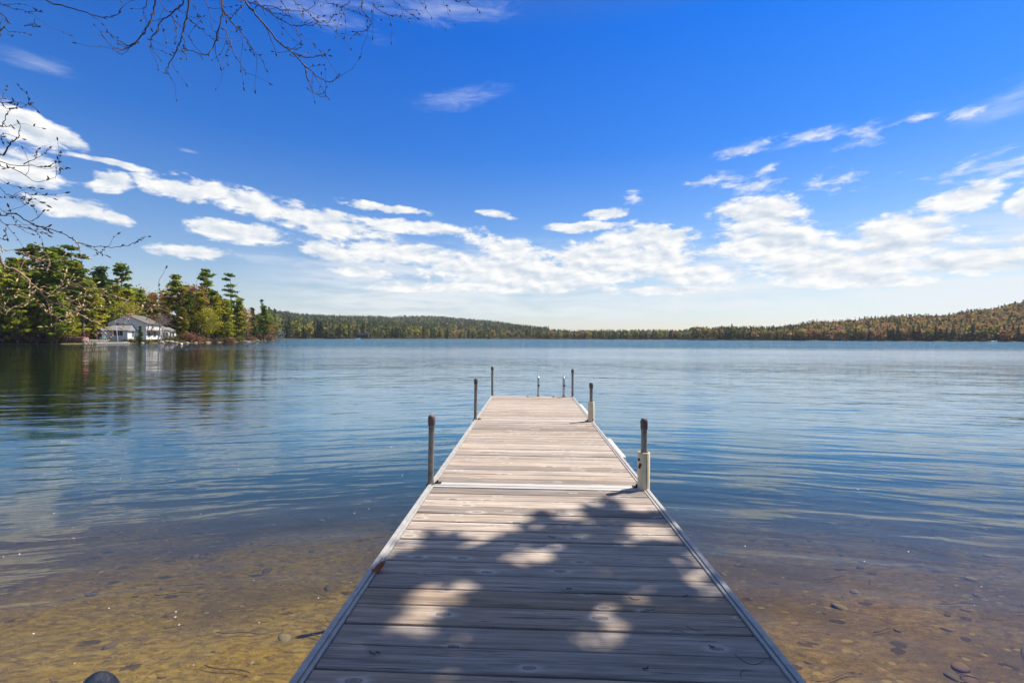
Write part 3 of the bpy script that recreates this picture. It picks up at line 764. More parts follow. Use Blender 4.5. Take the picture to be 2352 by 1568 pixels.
rt = random.Random(5)
def left_tree(proto, px, d, top, label, cat, group=None, rot=None):
    return drop(proto, px, d, label, cat, group, top=top, h0=H0[proto], rot=rt.uniform(0, 6.28) if rot is None else rot)
G1 = 'trees on the wooded point'
for a in [
    (PINE_A, -20, 97, 582, 'big green pine cut by the left edge, beside the water', 'pine tree'),
    (PINE_C, 40, 93, 605, 'bushy bright green pine with low boughs near the left edge of the point', 'pine tree'),
    (PINE_B, 82, 104, 560, 'tall pine with a pointed tip, left of the tallest pine group', 'pine tree'),
    (PINE_A, 112, 100, 567, 'full round-topped pine between two taller pines over the left shore', 'pine tree'),
    (PINE_B, 134, 106, 566, 'thin pine just left of the tallest pine on the point', 'pine tree'),
    (PINE_D, 166, 99, 559, 'tallest pine on the point, open layered boughs and bare lower trunk', 'pine tree'),
    (PINE_D, 192, 101, 580, 'leaning open pine at the right end of the tall pine group', 'pine tree'),
    (PINE_C, 125, 94, 655, 'low bright green pine sweeping over the shore left of the red canoe', 'pine tree'),
    (HEM, 205, 108, 640, 'yellow green hemlock between the tall pines and the white house', 'hemlock tree'),
    (SPRUCE, 233, 116, 610, 'dark spruce with a thin spire left of the lone pine', 'spruce tree'),
    (SPRUCE, 218, 118, 622, 'short dark spruce spire just left of the taller spire', 'spruce tree'),
    (PINE_B, 278, 128, 603, 'lone pine standing clear above the trees behind the white house', 'pine tree'),
    (HEM, 262, 122, 655, 'yellow green hemlock under the lone pine behind the house', 'hemlock tree'),
    (HEM2, 225, 112, 668, 'olive hemlock leaning over the left end of the white house', 'hemlock tree'),
    (DEC_G, 310, 136, 660, 'olive rounded tree behind the house chimney', 'tree'),
    (DEC_O, 345, 138, 668, 'tan early spring tree behind the roof of the white house', 'tree'),
    (BARE2, 364, 111, 690, 'bare grey tree with two trunks in front of the white house', 'bare tree'),
    (BARE, 342, 128, 680, 'bare grey tree behind the white house roof', 'bare tree'),
    (BARE, 388, 139, 690, 'bare tree between the house and the big right-hand pine', 'bare tree'),
    (PINE_C, 408, 140, 630, 'broad bright green pine standing right behind the white house', 'pine tree'),
    (PINE_A, 436, 136, 668, 'lower pine pressed against the right side of the broad pine', 'pine tree'),
    (DEC_O, 452, 140, 650, 'brownish budding tree between the broad pine and the next tall pine', 'tree'),
    (PINE_A, 473, 148, 616, 'tall pine above the yellow green hemlocks right of the house', 'pine tree'),
    (HEM, 462, 128, 672, 'yellow green hemlock over the brush right of the house', 'hemlock tree'),
    (HEM, 495, 132, 680, 'large yellow green hemlock at the water near the tip of the point', 'hemlock tree'),
    (HEM2, 520, 134, 690, 'olive hemlock below the open topped pine', 'hemlock tree'),
    (PINE_D, 531, 150, 625, 'open pine with separate layers of boughs near the tip of the point', 'pine tree'),
    (HEM2, 548, 152, 684, 'olive hemlock right of the open layered pine', 'hemlock tree'),
    (DEC_O, 566, 165, 708, 'tan budding tree left of the last dark pine on the point', 'tree'),
    (SPRUCE, 580, 180, 706, 'small dark spruce left of the last dark pine', 'spruce tree'),
    (PINE_B, 606, 172, 701, 'last dark pine at the tip of the point', 'pine tree'),
    (DEC_O, 622, 190, 735, 'orange tan bush-like tree beside the last pine on the point', 'tree'),
    (DEC_Y, 285, 118, 690, 'yellow green leafing tree behind the left roof of the white house', 'tree'),
    (DEC_Y, 480, 126, 705, 'yellow green leafing tree at the water right of the reddish brush', 'tree'),
    (HEM2, 421, 119, 706, 'small olive hemlock overhanging the low rear wing of the white house', 'hemlock tree'),
    (SPRUCE, 322, 106, 748, 'small dark spruce in front of the white house', 'spruce tree')]:
    left_tree(*a)
for k, (px, d, top) in enumerate([(15, 118, 620), (60, 120, 618), (100, 118, 612), (150, 120, 612), (185, 122, 628), (20, 102, 680), (70, 99, 676), (0, 93, 690), (95, 97, 700), (150, 103, 680), (185, 108, 690), (-45, 95, 640),
                                 (240, 134, 665), (290, 146, 672), (420, 142, 660), (440, 136, 690), (380, 146, 676), (500, 150, 676), (545, 168, 702), (590, 196, 722), (330, 152, 676), (300, 128, 668), (325, 134, 664), (350, 142, 672), (375, 150, 668), (252, 126, 640), (268, 130, 664), (445, 146, 664), (430, 150, 655), (510, 146, 690), (485, 150, 664), (530, 158, 690), (558, 172, 706), (232, 118, 655), (-10, 108, 600), (30, 112, 590), (58, 108, 596), (145, 112, 590), (178, 110, 606), (205, 118, 640), (120, 110, 640), (50, 98, 650), (10, 95, 720), (60, 95, 730), (160, 97, 715)]):
    left_tree([PINE_A, HEM, PINE_C, HEM2, HEM][k % 5], px, d, top, 'green conifer filling in between the named trees of the wooded point', 'conifer', 'conifers filling the wooded point')

# low brush along the point
def shrub(seed, base, hi, h=1.6, w=1.6, n=420, size=.16):
    rs = np.random.default_rng(seed); root = empty('shrub'); tb = MB(); C = []; cl = []
    for i in range(26):
        a = rs.uniform(0, 6.28); l = rs.uniform(.5, 1) ; tip = np.array([math.cos(a) * w * l * .6, math.sin(a) * w * l * .6, h * rs.uniform(.5, 1)])
        tb.tube([(0, 0, 0), tip * (.4, .4, .6), tip], [.02, .014, .005], 4, False)
        nn = n // 26; C.append(tip * rs.uniform(.55, 1.02, (nn, 1)) + rs.normal(0, .14 * w, (nn, 3)) * (1, 1, .7)); cl.append(np.full(nn, i))
    C = np.concatenate(C); C[:, 2] = np.abs(C[:, 2]); cl = np.concatenate(cl)
    leaf_obj('foliage', C, size, .9, tints(len(C), cl, base, hi, rs), root, 1.5, rs); tb.build('stem', M_BARKG, root)
    return root
SH_R = shrub(21, (.15, .075, .045), (.32, .17, .10)); SH_G = shrub(22, (.08, .09, .02), (.20, .20, .04)); SH_D = shrub(23, (.05, .04, .03), (.14, .10, .07))
for k, (px, d, s, pr) in enumerate([(398, 113, 1.0, SH_G), (425, 116, 1.2, SH_R), (440, 117, 1.5, SH_R), (455, 119, 1.3, SH_R), (472, 121, 1.0, SH_R), (490, 123, 1.1, SH_D), (508, 127, 1.2, SH_D), (530, 132, 1.3, SH_R), (552, 143, 1.3, SH_G),
                                   (575, 155, 1.3, SH_R), (600, 171, 1.5, SH_R), (618, 186, 1.8, SH_R), (345, 108, .7, SH_G), (290, 106, .5, SH_G), (300, 107, .5, SH_G), (222, 116, 1.3, SH_R), (208, 112, 1.6, SH_R), (195, 106, 1.3, SH_R), (152, 94.5, .9, SH_D), (166, 95, .8, SH_D), (180, 96, .8, SH_D), (130, 93.5, 1.0, SH_D), (85, 92.5, 1.0, SH_D), (40, 92, 1.1, SH_D), (5, 92, 1.1, SH_D), (120, 93, .8, SH_G), (70, 93, .8, SH_G), (20, 93, 1.0, SH_D), (60, 94, 1.0, SH_D), (105, 94, 1.0, SH_D), (140, 95, .9, SH_D), (312, 107, .5, SH_G), (385, 112, .7, SH_G)]):
    what = {SH_R: 'reddish brown brush low on the shore of the wooded point', SH_G: 'green shrub low on the shore of the wooded point', SH_D: 'dark leafless brush low on the shore of the wooded point'}[pr]
    drop(pr, px, d, what, 'shrub', 'brush along the wooded point', scale=s, rot=k * 1.7, sink=.05)

# ------------------------------------------------------------------ far shores
def small_conifer(seed, h=14, base=(0.066, 0.098, 0.032), hi=(0.189, 0.205, 0.056), width=.16, n=230, name='far_conifer'):
    rs = np.random.default_rng(seed); root = empty(name)
    f = rs.random(n) ** 1.15; z = h * (.06 + .94 * f); r = h * width * (1 - f) ** .85 * np.sqrt(rs.random(n)) * rs.choice([.7, 1.15], n) + .1
    a = rs.uniform(0, 6.28, n); C = np.stack([r * np.cos(a), r * np.sin(a), z], 1); cl = (f * 14).astype(int)
    leaf_obj('crown', C, 1.15 * (1 - f * .45), .6, tints(n, cl, base, hi, rs), root, 1.7, rs)
    tb = MB(); tb.tube([(0, 0, 0), (0, 0, h * .5), (0, 0, h * .97)], [.2, .13, .03], 5); tb.build('trunk', M_BARK, root)
    return root
def small_broad(seed, h=11, base=(0.184, 0.141, 0.043), hi=(0.408, 0.299, 0.087), width=.36, n=240, name='far_broadleaf'):
    rs = np.random.default_rng(seed); root = empty(name)
    k = 16; cc = rs.normal(0, 1, (k, 3)); cc /= np.linalg.norm(cc, axis=1)[:, None]; cc *= rs.uniform(.4, 1, (k, 1)); cc = cc * (h * width * .8, h * width * .8, h * .34) + (0, 0, h * .58)
    cl = rs.integers(0, k, n); C = cc[cl] + rs.normal(0, h * .06, (n, 3)); C[:, 2] = np.clip(C[:, 2], .3, h)
    leaf_obj('crown', C, .95, .8, tints(n, cl, base, hi, rs), root, 1.4, rs)
    tb = MB(); tb.tube([(0, 0, 0), (.2, 0, h * .4), (0, .2, h * .8)], [.22, .15, .03], 5); tb.build('trunk', M_BARKG, root)
    return root
FC = [small_conifer(31), small_conifer(32, width=.2, base=(0.088, 0.107, 0.029), hi=(0.243, 0.234, 0.056)), small_conifer(33, width=.13, base=(0.053, 0.082, 0.035), hi=(0.144, 0.166, 0.056))]
FB = [small_broad(34, base=(0.224, 0.194, 0.036), hi=(0.449, 0.370, 0.072)), small_broad(35, base=(0.306, 0.176, 0.080), hi=(0.500, 0.317, 0.145)), small_broad(36, base=(0.224, 0.150, 0.072), hi=(0.408, 0.264, 0.123)), small_broad(37, base=(0.143, 0.150, 0.036), hi=(0.306, 0.282, 0.065))]
FH = {p: 14 for p in FC}; FH.update({p: 11 for p in FB})
rf = random.Random(9)
stretches = [ # px range, count, top-row range, share of conifers, words
    (646, 1250, 92, None, .55, 'tree in the front rank of the far shore below the long wooded hill', 'front rank below the long hill'),
    (1252, 1578, 58, (755, 764), .55, 'small tree in the low far treeline beyond the end of the dock', 'low treeline beyond the dock'),
    (1586, 2395, 96, None, .5, 'tree in the front rank of the far shore below the right-hand hill', 'front rank below the right-hand hill')]
for (p0, p1, n, rg, cs, words, grp) in stretches:
    for k in range(n):
        px = p0 + (p1 - p0) * (k + rf.random()) / n
        con = rf.random() < cs; pr = rf.choice(FC) if con else rf.choice(FB if p0 != 646 else [FB[0], FB[0], FB[3], FB[1]])
        d = float(shore_dist(px_ang(px))) * math.cos(R(px_ang(px))) + rf.uniform(3, 16)
        hz = horizon(px)
        if p0 == 646: top = np.interp(px, [646, 700, 830, 900, 1000, 1250], [733, 736, 744, 748, 755, 762]) + rf.uniform(-8, 6) + (0 if con else 5)
        elif p0 == 1252: top = rf.uniform(*rg)
        else: top = np.interp(px, [1586, 1610, 1700, 1720, 1830, 1900, 2395], [748, 744, 747, 752, 753, 750, 744]) + rf.uniform(-4, 6) + (0 if con else 4)
        r = drop(pr, px, d, ('conifer ' if con else 'broadleaf ') + words, 'conifer' if con else 'tree', ('conifers in the ' if con else 'broadleaf trees in the ') + grp, top=float(top), h0=FH[pr], rot=rf.uniform(0, 6.28))
        wx = rf.uniform(.85, 1.25); r.scale = (r.scale[0] * wx, r.scale[1] * wx, r.scale[2])

# the woods covering the hills: too many to count, one mass
def woods(name, label, specs):
    rs = np.random.default_rng(77); VV = []; CC = []
    for (p0, p1, n, kinds, hrange, rmin) in specs:
        px = rs.uniform(p0, p1, n); deg = np.degrees(np.arctan((px - 1176) / F)); d0 = shore_dist(deg) + rmin
        cd = np.maximum(np.interp(px, CP, CD), d0 + 40) * 1.05
        r = d0 + (cd - d0) * rs.random(n) ** 1.0
        x = r * np.sin(np.radians(deg)); y = r * np.cos(np.radians(deg)); z = terrain_z(x, y)
        for i in range(n):
            con = rs.random() < kinds[0]; h = rs.uniform(*hrange) * (1.0 if con else .82)
            m_ = 34; f = rs.random(m_)
            if con:
                zz = h * (.12 + .88 * f); rr = h * .17 * (1 - f) ** .8 * np.sqrt(rs.random(m_)); s_ = 2.1 * (1 - .55 * f)
                c0 = np.array(kinds[1]) * rs.uniform(.65, 1.35)
            else:
                th = np.arccos(rs.uniform(-1, 1, m_)); zz = h * (.55 + .40 * np.cos(th)); rr = h * .34 * np.sin(th) * rs.uniform(.6, 1, m_); s_ = np.full(m_, 1.9)
                c0 = np.array(kinds[2][rs.integers(len(kinds[2]))]) * rs.uniform(.75, 1.25)
            a = rs.uniform(0, 6.28, m_); far = 1 + max(0, (r[i] - 700) / 1600)
            C = np.stack([x[i] + rr * np.cos(a) * far, y[i] + rr * np.sin(a) * far, z[i] + zz], 1)
            v, _ = cards(C, s_ * far, .7, None, 1.5, rs); VV.append(v); CC.append(np.repeat((c0 * rs.uniform(.75, 1.3, (m_, 1))), 1, 0))
    V = np.concatenate(VV); Cc = np.concatenate(CC); Cc = np.concatenate([Cc, np.ones((len(Cc), 1))], 1)
    o = mesh_obj(name, V, np.arange(len(V)).reshape(-1, 4), M_LEAF, attrs={'leaf': ('FACE', 'FLOAT_COLOR', Cc)})
    tag(o, label, 'woods', kind='stuff')
GREEN = (0.093, 0.120, 0.041); DARK = (0.076, 0.099, 0.043)
MIXL = [(0.255, 0.240, 0.058), (0.272, 0.192, 0.102), (0.170, 0.176, 0.058)]; MIXR = [(.40, .26, .085), (.44, .24, .10), (.34, .28, .09), (.29, .27, .07), (.37, .26, .15)]
woods('forest', 'wooded hill and low treeline across the lake, dark evergreens and pale spring trees', [
    (600, 1260, 4200, (.68, DARK, MIXL), (11, 16), 8), (640, 1000, 700, (.5, GREEN, MIXL), (12, 17), 4), (1240, 1600, 900, (.6, GREEN, MIXL), (9, 13), 6)])
woods('forest', 'mixed woods over the rising right-hand hill, rust brown and dark green crowns', [
    (1584, 1860, 800, (.6, GREEN, MIXR), (10, 14), 6), (1830, 2420, 2600, (.27, GREEN, MIXR), (9, 14), 6)])
# ------------------------------------------------------------------ the white house on the point
M_WHITE = plain('white clapboard', (0.79, 0.78, 0.75), 0.7, var=0.1, scale=1.5)
M_ROOF = plain('grey shingles', (0.135, 0.118, 0.10), 0.9, var=0.3, scale=2.5, bump=0.5, bscale=8)
M_ROOFG = plain('pale grey shingles', (0.19, 0.185, 0.18), 0.9, var=0.2, scale=2.5, bump=0.5, bscale=8)
M_PANE = plain('window pane', (0.035, 0.040, 0.045), 0.12, var=0.3, spec=0.6)
M_RED = plain('red paint', (0.42, 0.016, 0.012), 0.5, var=0.15)
M_BRICK = plain('chimney brick', (0.36, 0.13, 0.08), 0.9, var=0.35, scale=9)
M_TRIM = plain('white trim', (0.78, 0.78, 0.77), 0.6, var=0.05)
M_BLUE = plain('turquoise paint', (0.10, 0.36, 0.40), 0.5, var=0.15)
M_DARKW = plain('dark stained boards', (0.035, 0.028, 0.024), 0.8, var=0.3)
M_GREYW = plain('light grey boards', (0.55, 0.55, 0.55), 0.75, var=0.1)
M_CONC = plain('pale concrete', (0.60, 0.58, 0.54), 0.85, var=0.2, scale=2)

def ground_pt(px, d, dz=0.0):
    x = (px - 1176) / F * d; return (x, d, float(terrain_z(x, d)) + dz)

def window(parent, face, c, w, h, z, mullion=0):
    """a framed window: face 'x' (on a wall of constant x) or 'y'; c = (x, y) of its centre; outward side given by the sign in face"""
    fr = MB(); pn = MB(); sg = -1 if face[0] == '-' else 1; ax = face[1]
    def bx(mb, a0, a1, o0, o1, z0, z1):
        o0, o1 = sorted((o0 * sg, o1 * sg))
        if ax == 'y': mb.box(c[0] + a0, c[0] + a1, c[1] + o0, c[1] + o1, z0, z1)
        else: mb.box(c[0] + o0, c[0] + o1, c[1] + a0, c[1] + a1, z0, z1)
    t_ = .09
    bx(fr, -w / 2 - t_, -w / 2, .0, .07, z - t_, z + h + t_); bx(fr, w / 2, w / 2 + t_, 0, .07, z - t_, z + h + t_)
    bx(fr, -w / 2, w / 2, 0, .07, z + h, z + h + t_); bx(fr, -w / 2, w / 2, 0, .10, z - t_, z)
    for k in range(mullion):
        a = -w / 2 + w * (k + 1) / (mullion + 1); bx(fr, a - .03, a + .03, .021, .05, z, z + h)
    if not mullion: bx(fr, -w / 2, w / 2, .021, .05, z + h * .5 - .025, z + h * .5 + .025)
    f = fr.build('window', M_TRIM, parent)
    bx(pn, -w / 2, w / 2, 0.004, .02, z, z + h); pn.build('pane', M_PANE, f)

def gable_roof(poly_axis, x0, x1, xr, z_e0, z_e1, z_r, y0, y1, t=.16, oh=.35, mat=None, parent=None, name='roof'):
    """ridge along y: eaves at x0, x1, ridge at xr"""
    s0 = (z_r - z_e0) / (xr - x0); s1 = (z_r - z_e1) / (x1 - xr)
    a = (x0 - oh, z_e0 - s0 * oh); b = (xr, z_r); c = (x1 + oh, z_e1 - s1 * oh)
    m_ = MB(); m_.prism([(a[0], a[1] + .02), (b[0], b[1] + .02), (c[0], c[1] + .02), (c[0], c[1] + t), (b[0], b[1] + t * 1.15), (a[0], a[1] + t)], 'y', y0 - oh, y1 + oh)
    return m_.build(name, mat or M_ROOF, parent)

def build_house():
    bx_, by_, bz_ = at(336, 779.4, 114)
    root = empty('lake_house', (bx_, by_, 0.86), 'white clapboard lake house with grey roofs and a red door among the pines', 'house', rotz=R(15.2))
    w = MB(); w.prism([(-8, -.6), (0, -.6), (0, 4.0), (-4.2, 6.0), (-8, 4.1)], 'y', 0, 7.8); w.build('main_wall', M_WHITE, root)
    gable_roof('y', -8, 0, -4.2, 4.1, 4.0, 6.0, 0, 7.8, mat=M_ROOF, parent=root)
    w = MB(); w.prism([(0.003, 2.35), (.75, 2.12), (.75, 2.22), (.003, 2.48)], 'y', .2, 7.6); w.build('pent_roof', M_ROOF, root)
    for y_ in (1.3, 4.2): window(root, '+x', (0, y_), 1.3, 1.15, .75)
    for y_ in (.9, 3.2): window(root, '+x', (0, y_), .8, .8, 2.85)
    # front wing with the picture window
    w = MB(); w.box(-7.0, -2.27, -3.6, -.003, -.6, 2.25); w.build('wing_wall', M_WHITE, root)
    w = MB(); w.put([(-7.3, -3.95, 2.2), (-1.95, -3.95, 2.2), (-1.95, -.004, 2.3), (-2.9, -.004, 3.75), (-6.4, -.004, 3.75), (-7.3, -.004, 2.3), (-7.3, -3.95, 2.05), (-1.95, -3.95, 2.05), (-1.95, -.004, 2.05), (-7.3, -.004, 2.05)],
                    [(0, 1, 3, 4), (1, 2, 3), (0, 4, 5), (0, 6, 7, 1), (1, 7, 8, 2), (0, 5, 9, 6), (6, 9, 8, 7), (2, 8, 9, 5, 4, 3)]); w.build('wing_roof', M_ROOFG, root)
    window(root, '-y', (-4.15, -3.6), 1.85, 1.2, .95, 2)
    window(root, '+x', (-2.27, -1.3), .9, 1.1, .75)
    # entry porch with the red door
    w = MB(); w.box(-8.25, -7.003, -4.1, -2.2, -.6, 2.0); w.build('porch_wall', M_WHITE, root)
    gable_roof('y', -8.25, -7.01, -7.65, 1.98, 1.98, 2.45, -4.1, -2.2, oh=.22, t=.1, mat=M_ROOFG, parent=root, name='porch_roof')
    d = MB(); d.box(-7.95, -7.2, -4.17, -4.103, -.05, 1.8); d = d.build('door', M_RED, root)
    h = MB(); h.tube([(-7.27, -4.18, .9), (-7.27, -4.24, .9)], .03, 8); h.build('handle', M_BLACK, d)
    # lower wings behind
    w = MB(); w.prism([(-4.5, -.6), (-.3, -.6), (-.3, 2.6), (-2.4, 3.7), (-4.5, 2.6)], 'y', 7.81, 13.5); w.build('rear_wall', M_WHITE, root)
    gable_roof('y', -4.5, -.3, -2.4, 2.6, 2.6, 3.7, 8.2, 13.2, mat=M_ROOFG, parent=root, name='rear_roof')
    for y_ in (9.2, 11.6): window(root, '+x', (-.3, y_), 1.5, 1.2, .7)
    w = MB(); w.prism([(-4.2, -.6), (-.6, -.6), (-.6, 2.3), (-2.4, 3.2), (-4.2, 2.3)], 'y', 13.51, 18.2); w.build('shed_wall', M_WHITE, root)
    gable_roof('y', -4.2, -.6, -2.4, 2.3, 2.3, 3.2, 13.9, 18.0, mat=M_ROOFG, parent=root, name='shed_roof')
    window(root, '+x', (-.6, 16.2), 1.3, 1.0, .8)
    d = MB(); d.box(-.597, -.55, 14.2, 15.1, -.1, 1.85); d.build('door', M_DARKW, root)
    c = MB(); c.box(-4.0, -3.35, .6, 1.25, 5.3, 6.75, bev=.05); c.box(-4.06, -3.29, .54, 1.31, 6.56, 6.7); c.build('chimney', M_BRICK, root)
build_house()

# far house, dark cabin
def small_house(px, d, base_z, w, dp, eave, peak, mat, roofm, label, name, rotz, nwin, cross=False):
    x = (px - 1176) / F * d
    root = empty(name, (x, d, base_z), label, 'house', rotz=rotz)
    m_ = MB(); m_.prism([(-w / 2, -2), (w / 2, -2), (w / 2, eave), (0, peak), (-w / 2, eave)], 'y', 0, dp); m_.build('wall', mat, root)
    gable_roof('y', -w / 2, w / 2, 0, eave, eave, peak, 0, dp, mat=roofm, parent=root)
    for k in range(nwin): window(root, '-y', (-w / 2 + w * (k + .5) / nwin, 0), w / nwin * .5, 1.5, 1.0)
    if cross:
        m_ = MB(); m_.prism([(0, -2), (dp * .9, -2), (dp * .9, eave - .6), (dp * .45, eave + 1.6), (0, eave - .6)], 'x', -w / 2 - 6.5, -w / 2 - .004); m_.build('side_wall', mat, root)
        m_ = MB(); s_ = 2.2 / (dp * .45)
        m_.prism([(-.4, eave - .6 - .4 * s_ + .02), (dp * .45, eave + 1.62), (dp * .9 + .4, eave - .6 - .4 * s_ + .02), (dp * .9 + .4, eave - .45 - .4 * s_), (dp * .45, eave + 1.8), (-.4, eave - .45 - .4 * s_)], 'x', -w / 2 - 6.8, -w / 2 - .4); m_.build('side_roof', roofm, root)
        for k in range(3): window(root, '-y', (-w / 2 - 5.3 + k * 2, 0), 1.0, 1.4, 1.0)
    return root
small_house(644, 411, 1.3, 6.0, 8, 4.6, 7.4, M_WHITE, M_ROOFG, 'small pale gabled house far off on the shore just past the wooded point', 'shore_house', R(14), 3, True)
small_house(835, 438, 3.2, 9.0, 6, 2.6, 3.9, M_DARKW, M_ROOF, 'low dark cabin half hidden in trees on the far shore', 'cabin', R(8), 4)

# ------------------------------------------------------------------ things along the point's shore
def stone_blob(seed, sx, sy, sz, rough=.16, sub=3):
    bm = bmesh.new(); bmesh.ops.create_icosphere(bm, subdivisions=sub, radius=1)
    r = np.random.default_rng(seed); ph = r.uniform(0, 6.28, (7, 3)); fr_ = r.uniform(.8, 3.2, (7, 3))
    for v in bm.verts:
        k = sum(math.sin(v.co.x * fr_[i][0] + ph[i][0]) * math.sin(v.co.y * fr_[i][1] + ph[i][1]) * math.sin(v.co.z * fr_[i][2] + ph[i][2]) for i in range(7))
        v.co = Vector((v.co.x * sx, v.co.y * sy, v.co.z * sz)) * (1 + rough * k)
    vs = [v.co.copy() for v in bm.verts]; fs = [[v.index for v in f.verts] for f in bm.faces]; bm.free()
    return vs, fs

def rock(name, loc, size, seed, label, cat='rock', group=None, mat=None, sub=3, rough=.16):
    size = [q * (.72 if name == 'shore_rock' else 1) for q in size]; vs, fs = stone_blob(seed, *size, rough, sub)
    o = mesh_obj(name, vs, fs, mat or M_ROCK, smooth=True); o.location = loc
    return tag(o, label, cat, group)
for k, (px, d, s, lab) in enumerate([(288, 104.5, (1.0, .9, .45), 'pale rounded rock at the right end of the low jetty'), (322, 107, (1.1, .8, .42), 'flat tan rock below the bare two-trunk tree'), (338, 108, (.7, .6, .35), None),
        (372, 110, (.9, .7, .5), None), (382, 111.5, (.8, .7, .55), None), (393, 111.5, (1.0, .8, .6), 'palest rock, right of the white house below the reddish brush'), (404, 112, (.6, .6, .4), None), (430, 114, (.7, .6, .4), None), (448, 116, (.8, .7, .4), None),
        (478, 120, (.9, .7, .35), None), (503, 126, (1.0, .8, .35), None), (528, 133, (1.3, 1.0, .5), 'broad pale boulder below the hemlocks near the tip of the point'), (556, 146, (1.6, .9, .4), None), (567, 145.5, (2.0, 1.0, .45), 'long flat pale rock lying in the water off the tip of the point'),
        (590, 165, (1.0, .8, .4), None)]):
    x, y, z = ground_pt(px, d); rock('shore_rock', (x, y, max(z, -.1) + .12), s, 50 + k, lab or 'tan rock at the waterline of the wooded point', 'rock', 'rocks along the wooded point', sub=2)

def stone_wall():
    rs = random.Random(3); root = MB()
    p0 = Vector(ground_pt(190, 94.2)); p1 = Vector(ground_pt(247, 100.4)); L = (p1 - p0).length; d = (p1 - p0).normalized(); nrm = Vector((-d.y, d.x, 0)).normalized()
    for row in range(4):
        t_ = 0.0
        while t_ < L:
            w = rs.uniform(.3, .75); c = p0 + d * (t_ + w / 2) + nrm * rs.uniform(-.06, .06); zz = .02 + row * .25
            vs, fs = stone_blob(rs.randint(0, 9999), w * .55, .28, .15, .12, 1)
            root.put([Vector((c.x, c.y, zz)) + d * v.x + nrm * v.y + Vector((0, 0, v.z)) for v in vs], fs); t_ += w
    o = root.build('stone_wall', M_ROCK); tag(o, 'low dry stone retaining wall at the waterline left of the white house', 'stone wall')
    m_ = MB(); a = Vector(ground_pt(216, 96.8)); b = Vector(ground_pt(292, 103.5)); d2 = (b - a).normalized(); n2_ = Vector((-d2.y, d2.x, 0)).normalized()
    pts = [a + n2_ * -.6, b + n2_ * -.6, b + n2_ * .5, a + n2_ * .5]
    m_.prism([(p.x, p.y) for p in pts], 'z', -.4, .20); m_.prism([(p.x, p.y) for p in [a + n2_ * -.7, b + n2_ * -.7, b + n2_ * .55, a + n2_ * .55]], 'z', .203, .28)
    tag(m_.build('jetty', M_CONC), 'low pale concrete jetty along the water in front of the white house', 'jetty')
stone_wall()

def red_boat():
    x, y, z = ground_pt(174, 96.5); root = empty('rowboat', (x, y, .92), 'red rowboat lying upside down on the stone wall beside the pines', 'boat', rotz=R(28))
    h = MB(); n = 15; rows = []
    for i in range(n):
        t_ = -1 + 2 * i / (n - 1); b = .62 * (1 - abs(t_) ** 2.6) + .03; hh = .50 * (1 - .35 * abs(t_) ** 3)
        rows.append([(t_ * 2.1, b * math.cos(R(q)), hh * abs(math.sin(R(q))) ** .8) for q in range(0, 181, 15)])
    vs = [p for r_ in rows for p in r_]; m_ = len(rows[0])
    h.put(vs, [(i * m_ + j, i * m_ + j + 1, (i + 1) * m_ + j + 1, (i + 1) * m_ + j) for i in range(n - 1) for j in range(m_ - 1)])
    o = h.build('hull', M_RED, root, True)
    k = MB(); k.tube([r_[6] for r_ in rows], .035, 6); k.build('keel', M_TRIM, root)
    for j in (0, -1):
        g = MB(); g.tube([r_[j] for r_ in rows], .05, 6); g.build('gunwale', M_TRIM, root)
red_boat()

def flagpole():
    x, y, z = ground_pt(271, 104.5); root = empty('flagpole', (x, y, .25), 'leaning white flagpole with a small red flag before the picture window', 'flagpole')
    m_ = MB(); m_.tube([(0, 0, 0), (-.25, 0, 2.6), (-.5, 0, 5.0)], [.04, .035, .025], 8); m_.lathe([(.02, 0), (.05, .04), (.05, .1), (.02, .14)], 10, (-.5, 0, 4.98)); m_.build('pole', M_TRIM, root)
    f = MB(); g = [(-.42 + .55 * i / 6, .05 * math.sin(i * 1.4), 4.5 - .02 * i) for i in range(7)]
    f.put([(a, b, c) for a, b, c in g] + [(a - .05, b + .03, c - .55) for a, b, c in g], [(i, i + 1, 8 + i, 7 + i) for i in range(6)]); o = f.build('flag', M_RED, root)
    o.modifiers.new('thick', 'SOLIDIFY').thickness = .01
flagpole()

def lawn_chair():
    x, y, z = ground_pt(236, 99.8); root = empty('lawn_chair', (x, y, .78), 'turquoise slatted lawn chair on the stone wall by the red door', 'chair', rotz=R(20))
    m_ = MB(); m_.put([(-.3, -.3, .38), (.3, -.3, .38), (.3, .3, .28), (-.3, .3, .28), (-.3, -.3, .34), (.3, -.3, .34), (.3, .3, .24), (-.3, .3, .24)], [(0, 1, 2, 3), (4, 7, 6, 5), (0, 4, 5, 1), (1, 5, 6, 2), (2, 6, 7, 3), (3, 7, 4, 0)]); m_.build('seat', M_BLUE, root)
    m_ = MB()
    for i in range(5): m_.tube([(-.26 + .13 * i, .28, .26), (-.28 + .14 * i, .6, 1.0 + .06 * (2 - abs(i - 2)))], .055, 6)
    m_.build('backrest', M_BLUE, root)
    for sx in (-1, 1):
        m_ = MB(); m_.box(sx * .38 - .06, sx * .38 + .06, -.4, .4, .56, .60); m_.build('armrest', M_BLUE, root)
        m_ = MB(); m_.box(sx * .33 - .03, sx * .33 + .03, -.34, -.28, 0, .56); m_.build('leg', M_BLUE, root)
        m_ = MB(); m_.box(sx * .33 - .03, sx * .33 + .03, .3, .36, 0, .56); m_.build('leg', M_BLUE, root)
lawn_chair()

